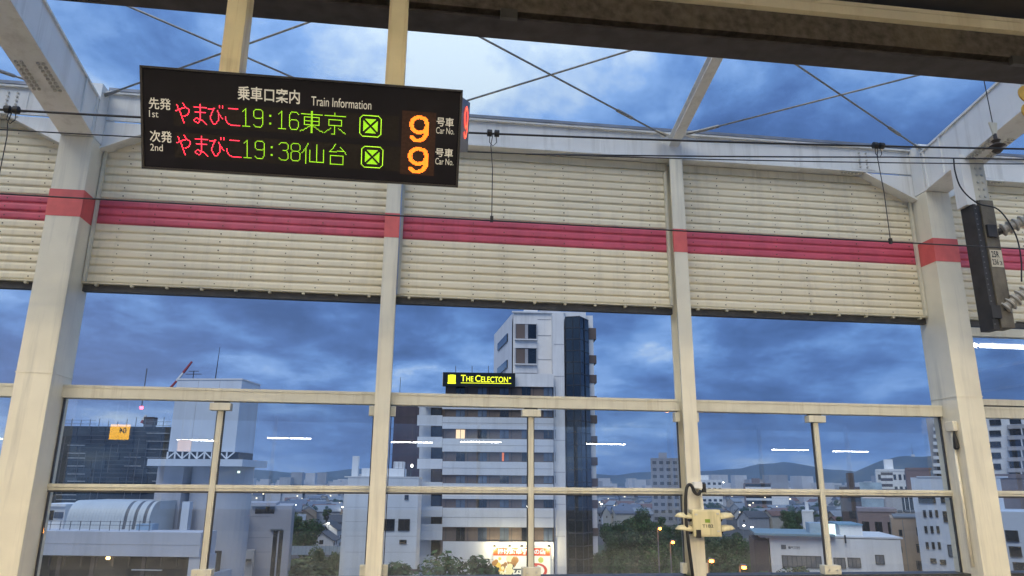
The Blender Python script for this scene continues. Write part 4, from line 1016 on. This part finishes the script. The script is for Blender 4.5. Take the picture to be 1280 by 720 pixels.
# ---- mid-distance blocks
def block(px0, px1, y0, dist, m, label, rot=0, floors=8, cols=4, depth=14, balc=False, wm=None, group=None, top=True):
    if px0 > 900: rot = -math.degrees(math.atan((px0-640)/905))+2
    b = Bld('apartment_block', (px0+px1)/2, dist, rot)
    b.box('wall', m, px0, px1, y0, None, 0, depth)
    a = b.rect(px0, px1, y0, 700); W_ = a[1]-a[0]; H = a[3]
    fh = max(2.9, (H-1)/max(1, floors)) if floors else 3
    MB().box(a[0]-.1, a[1]+.1, -.1, depth+.1, H, H+.5).build('parapet', m, b.root)
    if top: MB().box(a[0]+W_*.3, a[0]+W_*.6, depth*.3, depth*.7, H+.51, H+3).build('roof_block', m, b.root)
    for i in range(floors):
        z = H-(i+1)*fh+.8
        if z < 1: break
        if balc:
            sl_ = MB().box(a[0]+.3, a[1]-.3, -1.2, -.01, z-.5, z+.6).build('balcony', m if i % 2 else M_pale, b.root)
            MB().box(a[0]+.4, a[1]-.4, -.06, -.011, z+.62, z+fh-.55).build('balcony_glazing', M_win, b.root)
        else:
            for c in range(cols):
                x = a[0]+W_*(c+.5)/cols; ww = W_/cols*.28
                MB().box(x-ww, x+ww, -.05, .05, z, z+fh*.45).build('window', wm or M_win, b.root)
    return b.tag(label, 'building', group)
block(816, 851, 574, 330, cmat('grey_tower', (.33, .34, .37)), 'tall grey apartment tower left of the signal box column', -11, 18, 4, 16, wm=mat('dim_window', (.10, .11, .13), .3))
block(872, 906, 601, 420, M_white, 'white block just right of the signal box', 5, 7, 5, 14)
block(934, 968, 605, 420, cmat('brown_tower', (.20, .16, .16)), 'brown stepped apartment block in the town middle', -6, 8, 3, 16, True)
block(968, 990, 622, 520, M_white, 'broad white hall roof in the distant town', 0, 0, 1, 20, top=False)
block(1006, 1020, 640, 260, M_white, 'slim white tower block behind the bank roof', 10, 0, 1, 6)
block(1102, 1141, 589, 210, M_white, 'white apartment block with dark balconies on the hill side', -10, 7, 6, 12)
b = Bld('apartment_block', 1110, 206, -26)
for i in range(7): b.box('balcony', M_dkb if i % 2 == 0 else M_white, 1101, 1116, 590.5+i*3.6, 594+i*3.6, -1.5, -.4)
b.tag('dark balcony end of the white apartment block', 'building')
block(1140, 1172, 587.5, 190, cmat('rust_block', (.20, .11, .085)), 'reddish brown flat topped building on the right', 0, 2, 5, 12, top=False)
block(1056, 1088, 612, 150, cmat('umber_block', (.095, .07, .07)), 'dark brown building left of the pinkish block', 4, 6, 1, 12, wm=M_mul)
block(1076, 1124, 640, 120, cmat('pinkish_block', (.28, .21, .205)), 'pinkish grey building behind the beige one', 0, 3, 3, 10, top=False)
b = Bld('apartment_block', 1125, 128, -26)
b.box('wall', M_grey, 1096, 1150, 614, None, 0, 10); b.box('roof_edge', M_rail, 1090, 1150, 611.5, 613.8, -.4, 10); b.box('dark_recess', M_win, 1128, 1147, 622, 640, -.03, .3)
for i in range(3): b.box('recess_bar', M_pale, 1131+i*5.5, 1131.8+i*5.5, 622, 640, -.1, -.031)
b.box('lit_glazing', mat('pale_glazing', (.35, .45, .50), .15, var=.3, scale=.6), 1076, 1104, 603, 640, -.6, -.41); b.box('glazing_bar', M_white, 1078, 1106, 621.5, 623, -.66, -.61)
b.box('glazing_bar', M_white, 1080, 1108, 636, 637.6, -.66, -.61); b.box('ledge', M_grey, 1083, 1147, 641, 645, -1.0, 0)
for x in (1112, 1122, 1131, 1139): b.box('roof_unit', M_rail, x, x+6, 637.5, 641, -.9, -.2)
b.tag('grey building with glazed upper corner and dark recess', 'building')
b = Bld('beige_building', 1140, 92, -26)
b.box('wall', M_beige, 1117.5, 1176, 648, None, 0, 10); b.box('parapet', M_roofg, 1116.5, 1176, 646.2, 647.9, -.1, 10)
b.box('corner_line', M_roofg, 1132, 1132.7, 650, None, -.03, 0)
for y in (663, 684, 705): b.window(1124.5, 1127, y, y+6); b.window(1146.5, 1153, y-3, y+6)
b.tag('narrow beige building left of the white one', 'building')
b = Bld('white_building', 1180, 80, -30)
M_wb = cmat('cool_white', (.56, .61, .68), var=.04)
b.box('wall', M_wb, 1146, 1260, 597, None, 0, 12); b.box('parapet', M_wb, 1145.5, 1260, 595.3, 596.9, -.08, 12)
b.window(1149, 1168.5, 622.5, 628); b.window(1177, 1190, 622, 628); b.window(1180, 1194, 640, 652, bars=2)
for j, y in enumerate((638.5, 658.5, 678.5)):
    for x in (1155, 1162.5, 1170): b.window(x+j*1.7, x+1.6+j*1.7, y, y+7)
b.window(1186, 1200, 682, 695, M_win2, bars=1); b.window(1164, 1169.5, 699, 703); b.window(1176, 1181.5, 700.5, 705); b.window(1262-24, 1258, 655, 668); b.window(1241, 1256, 690, 705)
b.tag('white building with rows of slit windows beside the right wide column', 'building')
b = Bld('balcony_tower', 1178, 150, -30)
b.box('wall', M_grey, 1171, 1190, 522, None, 0, 10)
for i in range(9): b.box('balcony', M_pale, 1166.5, 1180, 525+i*9, 529+i*9, -1.4, -.02); b.box('balcony_opening', M_win, 1171.5, 1180, 529.3+i*9, 533.8+i*9, -.06, -.01)
b.tag('tall balcony tower half hidden by the right wide column', 'building')
b = Bld('apartment_block', 1262, 115, -33)
b.box('wall', M_pale, 1234, 1330, 508, None, 0, 12)
for i in range(7):
    y = 524+i*13.8
    b.window(1237.5, 1250.5, y+1, y+7, bars=1)
    bal = b.box('balcony', M_grey, 1259, 1330, y+6, y+11, -1.6, -.02); b.box('balcony_opening', M_win, 1262, 1276, y-2, y+6, -.06, -.01); b.box('balcony_post', M_pale, 1276.5, 1278, y-3, y+6, -1.6, -.02)
b.tag('pale apartment block with balconies at the right edge', 'building')
block(1246, 1330, 598, 105, cmat('dusky_block', (.20, .17, .18)), 'dusky brown low block at the right edge', 0, 0, 1, 8, top=False)
b = Bld('white_building', 1270, 75, -34)
b.box('wall', M_wb, 1262-18, 1340, 640, None, 0, 10); b.window(1258, 1272, 664, 676); b.window(1263, 1276, 684, 695); b.window(1268, 1284, 704, 716)
b.tag('white block with three dark windows at the bottom right corner', 'building')

# ---- bank: low white building with windows
b = Bld('bank_building', 1040, 84, -14)
b.box('wall', M_white, 963.5, 1128, 673, None, 0, 10); b.box('roof_edge', mat('teal_roof_edge', (.24, .34, .38), .5, var=.1), 944, 1044, 667.5, 670.2, -.7, 9); b.box('cornice', M_pale, 950, 1044, 670.4, 672.9, -.4, 9)
b.box('parapet', M_pale, 1036, 1128.5, 671, 673, -.06, 10)
b.window(978.5, 1026, 695.5, 708.5, M_rail, bars=7); b.window(1043, 1056, 698, 709.5, M_rail, bars=2); b.window(1060.5, 1075, 698, 708.5, M_rail, bars=2); b.window(1095, 1104.5, 694.5, 704.5, M_win2, bars=1)
b.box('logo_plate', M_rail, 976.5, 982.5, 681, 686.3, -.05, -.0)
xa, z_ = b.at(985, 686.3, 0); xb, zt_ = b.at(1000, 683, 0); text('lettering', '東邦銀行', M_rail, b.root, xa, xb, z_, zt_, -.03, bold=.03)
b.box('penthouse', M_white, 1050, 1078, 657, 671, 2, 8); b.box('penthouse_roof', mat('blue_roof', (.22, .36, .45), .5), 1047, 1078.5, 655, 656.8, 1.8, 8)
b.box('lit_screen', emit('lit_screen', (.80, 1.0, .92), 1.5), 1035, 1044.5, 655, 670, 1.0, 1.2); b.box('vent_pipe', M_mul, 1056, 1057.6, 669, 679, -.3, -.05)
b.box('lean_to', mat('pale_blue_sheet', (.40, .48, .54), .5), 1012, 1034, 654, 667.3, 2, 5)
b.box('dark_shed', M_dkb, 944, 962, 675, None, -.2, 8)
b.tag('low white bank building with wide window and small dark sign', 'bank')
# ================================================================== GROUND, HILLS, GREENERY
gm = mat('ground_asphalt', (.055, .055, .058), .9, var=.4, scale=.05, bump=.2, bscale=3)
tag(MB().poly([(-9000, -400, 0), (9000, -400, 0), (9000, 12000, 0), (-9000, 12000, 0)]).build('ground', gm), kind='structure')
M_grass = mat('park_grass', (.035, .055, .022), .95, var=.4, scale=.6, bump=.4, bscale=6)
q = [gnd(742, 700, .004), gnd(1000, 700, .004), gnd(960, 662, .004), gnd(742, 662, .004)]
a = dirn(735, 60); b_ = dirn(985, 60); c = dirn(930, 215); d = dirn(742, 215)
tag(MB().poly([(p.x, p.y, .004) for p in (a, b_, c, d)]).build('park_lawn', M_grass), kind='structure')
a = dirn(355, 95); b_ = dirn(440, 95); c = dirn(440, 165); d = dirn(355, 165)
tag(MB().poly([(p.x, p.y, .004) for p in (a, b_, c, d)]).build('garden_lawn', M_grass), kind='structure')
# hills: two ridges, real relief
from mathutils import noise as mn
M_hill = mat('forested_hill', (.030, .040, .028), .95, var=.35, scale=.004)
def ridge(dist, prof, depth, seed, label):
    drop = 8 if label == 'far' else 3
    n, mrows = 220, 26; b = MB()
    for j in range(mrows):
        t = j/(mrows-1)
        for i in range(n):
            px = -500+2300*i/(n-1)
            dd = dist+depth*(t-.5)
            d = dirn(px, dd)
            k = 0
            for (p0, h0), (p1, h1) in zip(prof, prof[1:]):
                if p0 <= px <= p1: k = h0+(h1-h0)*(px-p0)/(p1-p0); break
            top = (k-drop)*dist/905/1.05
            e = max(0, 1-abs(t-.5)*2)**.8
            nz = mn.fractal(Vector((d.x*.0016, d.y*.0016, seed)), 1.0, 2.0, 5)
            b.v.append((d.x, d.y, -6+max(-4, e*(top*(1+.10*nz)+ZC)+nz*28*e)))
    for j in range(mrows-1):
        for i in range(n-1): b.f.append((j*n+i, j*n+i+1, (j+1)*n+i+1, (j+1)*n+i))
    return tag(b.build('hills', M_hill, None, smooth=True), kind='structure')
ridge(6500, [(-500, 30), (300, 22), (420, 25), (600, 24), (760, 23), (870, 28), (930, 29), (985, 36), (1020, 33), (1060, 28), (1120, 22), (1800, 30)], 2200, 3.1, 'far')
ridge(4700, [(-500, 10), (700, 8), (900, 10), (1040, 10), (1075, 24), (1105, 33), (1130, 37), (1160, 34), (1200, 38), (1300, 30), (1800, 20)], 1500, 8.7, 'near')
p = dirn(1146, 4700)
r = empty('hill_mast', (p.x, p.y, 190)); MB().tube([(0, 0, -10), (0, 0, 62)], [1.6, .6], 5).build('mast', M_rail, r); MB().box(-9, 9, -4, 4, -10, 6).build('mast_house', M_white, r); tag(r, 'tiny radio mast on the hill top at right', 'mast')

# ---- trees
def leaf_mat(name, c):
    m = bpy.data.materials.new(name); m.use_nodes = True; n, l = m.node_tree.nodes, m.node_tree.links; b = n['Principled BSDF']
    b.inputs['Roughness'].default_value = .7; b.inputs['Specular IOR Level'].default_value = .25
    oi = n.new('ShaderNodeNewGeometry'); rp = n.new('ShaderNodeValToRGB'); l.new(oi.outputs['Random Per Island'], rp.inputs[0])
    ramp(rp, [(0, tuple(x*.55 for x in c)), (.6, c), (1, tuple(min(1, x*1.7) for x in c))], 'LINEAR'); l.new(rp.outputs[0], b.inputs['Base Color'])
    return m
LM = [leaf_mat('leaf_dark', (.032, .075, .024)), leaf_mat('leaf_mid', (.045, .095, .026)), leaf_mat('leaf_light', (.085, .115, .035))]
M_bark = mat('bark', (.07, .055, .045), .9, var=.3, scale=4)
def crown_mesh(seed, rx, rz, n, leaf, m):
    rn = random.Random(seed); b = MB(); cl = []
    for i in range(26):
        while True:
            p = Vector((rn.uniform(-1, 1), rn.uniform(-1, 1), rn.uniform(-1, 1)))
            if p.length < 1: break
        p *= .78; cl.append((Vector((p.x*rx, p.y*rx, p.z*rz)), rn.uniform(.20, .40)*rx))
    for i in range(n):
        c, rr = rn.choice(cl); u = Vector((rn.gauss(0, 1), rn.gauss(0, 1), rn.gauss(0, 1))).normalized()
        p = c+u*rr*(rn.random()**.35)
        nrm = (u+Vector((rn.gauss(0, .6), rn.gauss(0, .6), rn.gauss(.4, .6)))).normalized(); t = nrm.orthogonal().normalized()
        t = (t*math.cos(rn.random()*6.3)+nrm.cross(t)*math.sin(rn.random()*6.3)); s_ = nrm.cross(t); q = leaf*rn.uniform(.6, 1.4)
        b.poly([p-t*q, p-s_*q*.55, p+t*q, p+s_*q*.55])
    me = bpy.data.meshes.new('crown'); me.from_pydata(b.v, [], b.f); me.materials.append(m); return me
def tree_proto(seed, rx, rz, trunk, n, leaf, m):
    rn = random.Random(seed+50); cm = crown_mesh(seed, rx, rz, n, leaf, m)
    b = MB().tube([(0, 0, -.1), (.05, .02, trunk*.5), (0, .1, trunk+rz*.6)], [.28, .22, .10], 8)
    for i in range(7):
        a = i*.9+rn.random(); L = rx*rn.uniform(.5, .85); z0 = trunk*rn.uniform(.75, 1.1)
        b.tube([(0, 0, z0), (math.cos(a)*L*.5, math.sin(a)*L*.5, z0+rz*.4), (math.cos(a)*L, math.sin(a)*L, z0+rz*rn.uniform(.6, 1.1))], [.11, .07, .03], 5)
    return cm, b.mesh('trunk', M_bark), trunk+rz*.85
TP = [tree_proto(1, 3.4, 3.4, 2.6, 11000, .165, LM[0]), tree_proto(2, 4.2, 3.6, 3.0, 14000, .175, LM[1]), tree_proto(3, 3.0, 4.2, 3.0, 10000, .165, LM[0]), tree_proto(4, 2.2, 1.9, 1.0, 5000, .14, LM[2])]
def tree(px, top, dist, kind, s, label, group='park trees'):
    cm, tm_, hz = TP[kind]; d = dirn(px, dist)
    r = empty('tree', (d.x, d.y, 0), (0, 0, px*1.7)); 
    c = add('crown', cm, r, (0, 0, hz)); add('trunk', tm_, r)
    # full height from the photograph's crown top
    dr = ray(px, top); zt = ZC + dr.z*(dist/math.hypot(dr.x, dr.y)); full = hz + max(v.co.z for v in cm.vertices)
    k = zt/full; r.scale = (k*s, k*s, k)
    return tag(r, label, 'tree', group)
pt = [(772, 648, 150, 0, 1.0), (800, 631, 175, 1, 1.0), (826, 645, 170, 2, 1.1), (765, 668, 120, 1, 1.0), (792, 660, 128, 0, 1.1), (815, 655, 135, 1, 1.0), (842, 652, 140, 0, 1.0), (756, 690, 100, 0, 1.1), (786, 684, 98, 2, 1.1), (818, 680, 100, 1, 1.2), (850, 676, 112, 0, 1.1), (880, 668, 125, 2, 1.0), (905, 664, 130, 0, 1.0), (928, 672, 120, 1, 1.0), (900, 690, 98, 0, 1.0), (950, 690, 96, 1, 1.0), (925, 700, 90, 2, 1.1), (975, 704, 80, 0, 1.0), (870, 702, 88, 1, 1.1)]
wh = ['at the back of the park by the hotel', 'tallest at the back of the park', 'at the back before the grey tower', 'beside the glass bay of the hotel', 'in the middle of the park', 'centre of the park below the tallest tree', 'by the signal box column', 'lowest beside the hotel corner', 'front of the park left of the orange lamps', 'front of the park under the upper orange lamp', 'left behind the signal box column', 'right below the signal box visors', 'behind the right park lamp', 'dark, next to the teal roof edge', 'front right between two orange lamps', 'in front of the bank shed', 'lowest right of the orange lamps', 'at the corner of the bank', 'lowest beside the narrow column foot']
for (a, w_) in zip(pt, wh): tree(*a, 'leafy green tree ' + w_)
tree(566, 687, 66, 1, 1.35, 'broad rounded tree in front of the hotel base', 'street trees'); tree(530, 702, 64, 0, 1.3, 'lower tree left of the broad rounded tree', 'street trees'); tree(592, 696, 64, 0, 1.2, 'tree right of the broad tree beside the billboard', 'street trees')
tree(383, 645, 150, 0, 1.15, 'dense round tree behind the blue fence', 'garden trees'); tree(371, 652, 165, 2, 1.0, 'slim tree beside the concrete building', 'garden trees')
tree(403, 680, 98, 1, .75, 'dark bush tree in front of the blue fence', 'garden trees'); tree(416, 684, 96, 0, .7, 'smaller bush tree right of the dark bush', 'garden trees')
for i, (px, top, dist, s) in enumerate(((366, 697, 98, 2.2), (374, 694, 99, 2.2), (382, 692, 100, 2.2), (392, 700, 92, 2.0))):
    tree(px, top, dist, 3, s, 'light green hedge shrub, ' + ['leftmost against the concrete building', 'second from the concrete building', 'below the round tree', 'nearest the bottom by the dark bush'][i], 'hedge shrubs')
for i in range(26):
    px = random.uniform(880, 1060) if i < 20 else random.uniform(362, 430); dist = random.uniform(230, 480); tree(px, 606+ (ZC-random.uniform(5, 8))/dist*920, dist, random.choice((0, 1, 2)), 1.1, 'small dark tree among the far town houses', 'far town trees')
# blue fence
b = Bld('fence', 395, 125, 2)
M_fn = mat('pale_blue_fence', (.30, .37, .44), .5, var=.08)
for i in range(16):
    x = 358+i*4.9; b.box('fence_panel', M_fn, x, x+4.5, 682.5, 693.5, 0, .06); b.box('fence_post', M_rail, x+4.55, x+4.85, 681.5, 694.5, -.05, .1)
b.tag('pale blue panel fence in front of the white gabled houses', 'fence')
# ---- street lamps
def lamp(px, py, dist, label, c=(1.0, .30, .035), e=26, rr=.16, ht=None):
    d = ray(px, py); k = dist/math.hypot(d.x, d.y); p = d*k; zt = ZC+p.z
    r = empty('street_lamp', (p.x, p.y, 0))
    MB().tube([(0, .9, 0), (0, .9, zt*.6), (0, .85, zt), (0, .5, zt+.25), (0, .1, zt+.22)], [.09, .07, .06, .05, .05], 6).build('pole', M_rail, r)
    MB().box(-.22, .22, -.25, .25, zt+.14, zt+.24).build('hood', M_rail, r)
    MB().tube([(0, 0, zt-.12), (0, 0, zt-.08), (0, 0, zt+.08), (0, 0, zt+.13)], [.06, rr, rr, .1], 10).build('globe', emit('lamp_%.1f_%.1f' % (c[1], c[2]), c, e), r)
    ld = bpy.data.lights.new('glow', 'POINT'); ld.energy = e*5; ld.color = c; ld.shadow_soft_size = .2
    lo = bpy.data.objects.new('glow', ld); COL.objects.link(lo); lo.parent = r; lo.location = (0, -.25, zt-.25)
    return tag(r, label, 'street lamp', 'street lamps')
lamp(825, 661, 92, 'orange street lamp in the park, upper left of the pair'); lamp(841, 678, 86, 'orange street lamp beside the signal box column')
lamp(889.5, 701.5, 72, 'orange street lamp under the signal box', rr=.2); lamp(930, 709.5, 70, 'orange street lamp at the bottom right of the park', rr=.2)
for i, (px, py, dd) in enumerate(((369, 631, 300), (410.5, 654, 215), (362, 674, 150), (428, 634, 330), (962, 648.5, 320), (940, 659, 250), (1013, 669, 150), (930, 657, 260), (752, 630, 260), (904, 603, 400))):
    lamp(px, py, dd, 'small white street light ' + ['above the concrete building', 'beside the taller gabled house', 'left of the blue fence', 'in the far left town', 'among the far town houses at right', 'bright one behind the park trees', 'by the lit screen of the bank', 'left of the bright park-edge light', 'at the hotel corner', 'on the white block roof'][i], (1.0, .95, .82), 26, .2 if dd < 200 else .32)
# ---- haze: even, pale, closed box round everything
hz = MB().box(-9500, 9500, -600, 12500, -20, 480).build('haze', None); tag(hz, 'thin blue evening haze over the town', 'haze', kind='stuff')
hm_ = bpy.data.materials.new('haze_air'); hm_.use_nodes = True; n, l = hm_.node_tree.nodes, hm_.node_tree.links; n.clear()
oo = n.new('ShaderNodeOutputMaterial'); pv = n.new('ShaderNodeVolumePrincipled'); pv.inputs['Color'].default_value = (.50, .70, 1.0, 1); pv.inputs['Density'].default_value = HAZE
l.new(pv.outputs[0], oo.inputs['Volume']); hz.data.materials.append(hm_)
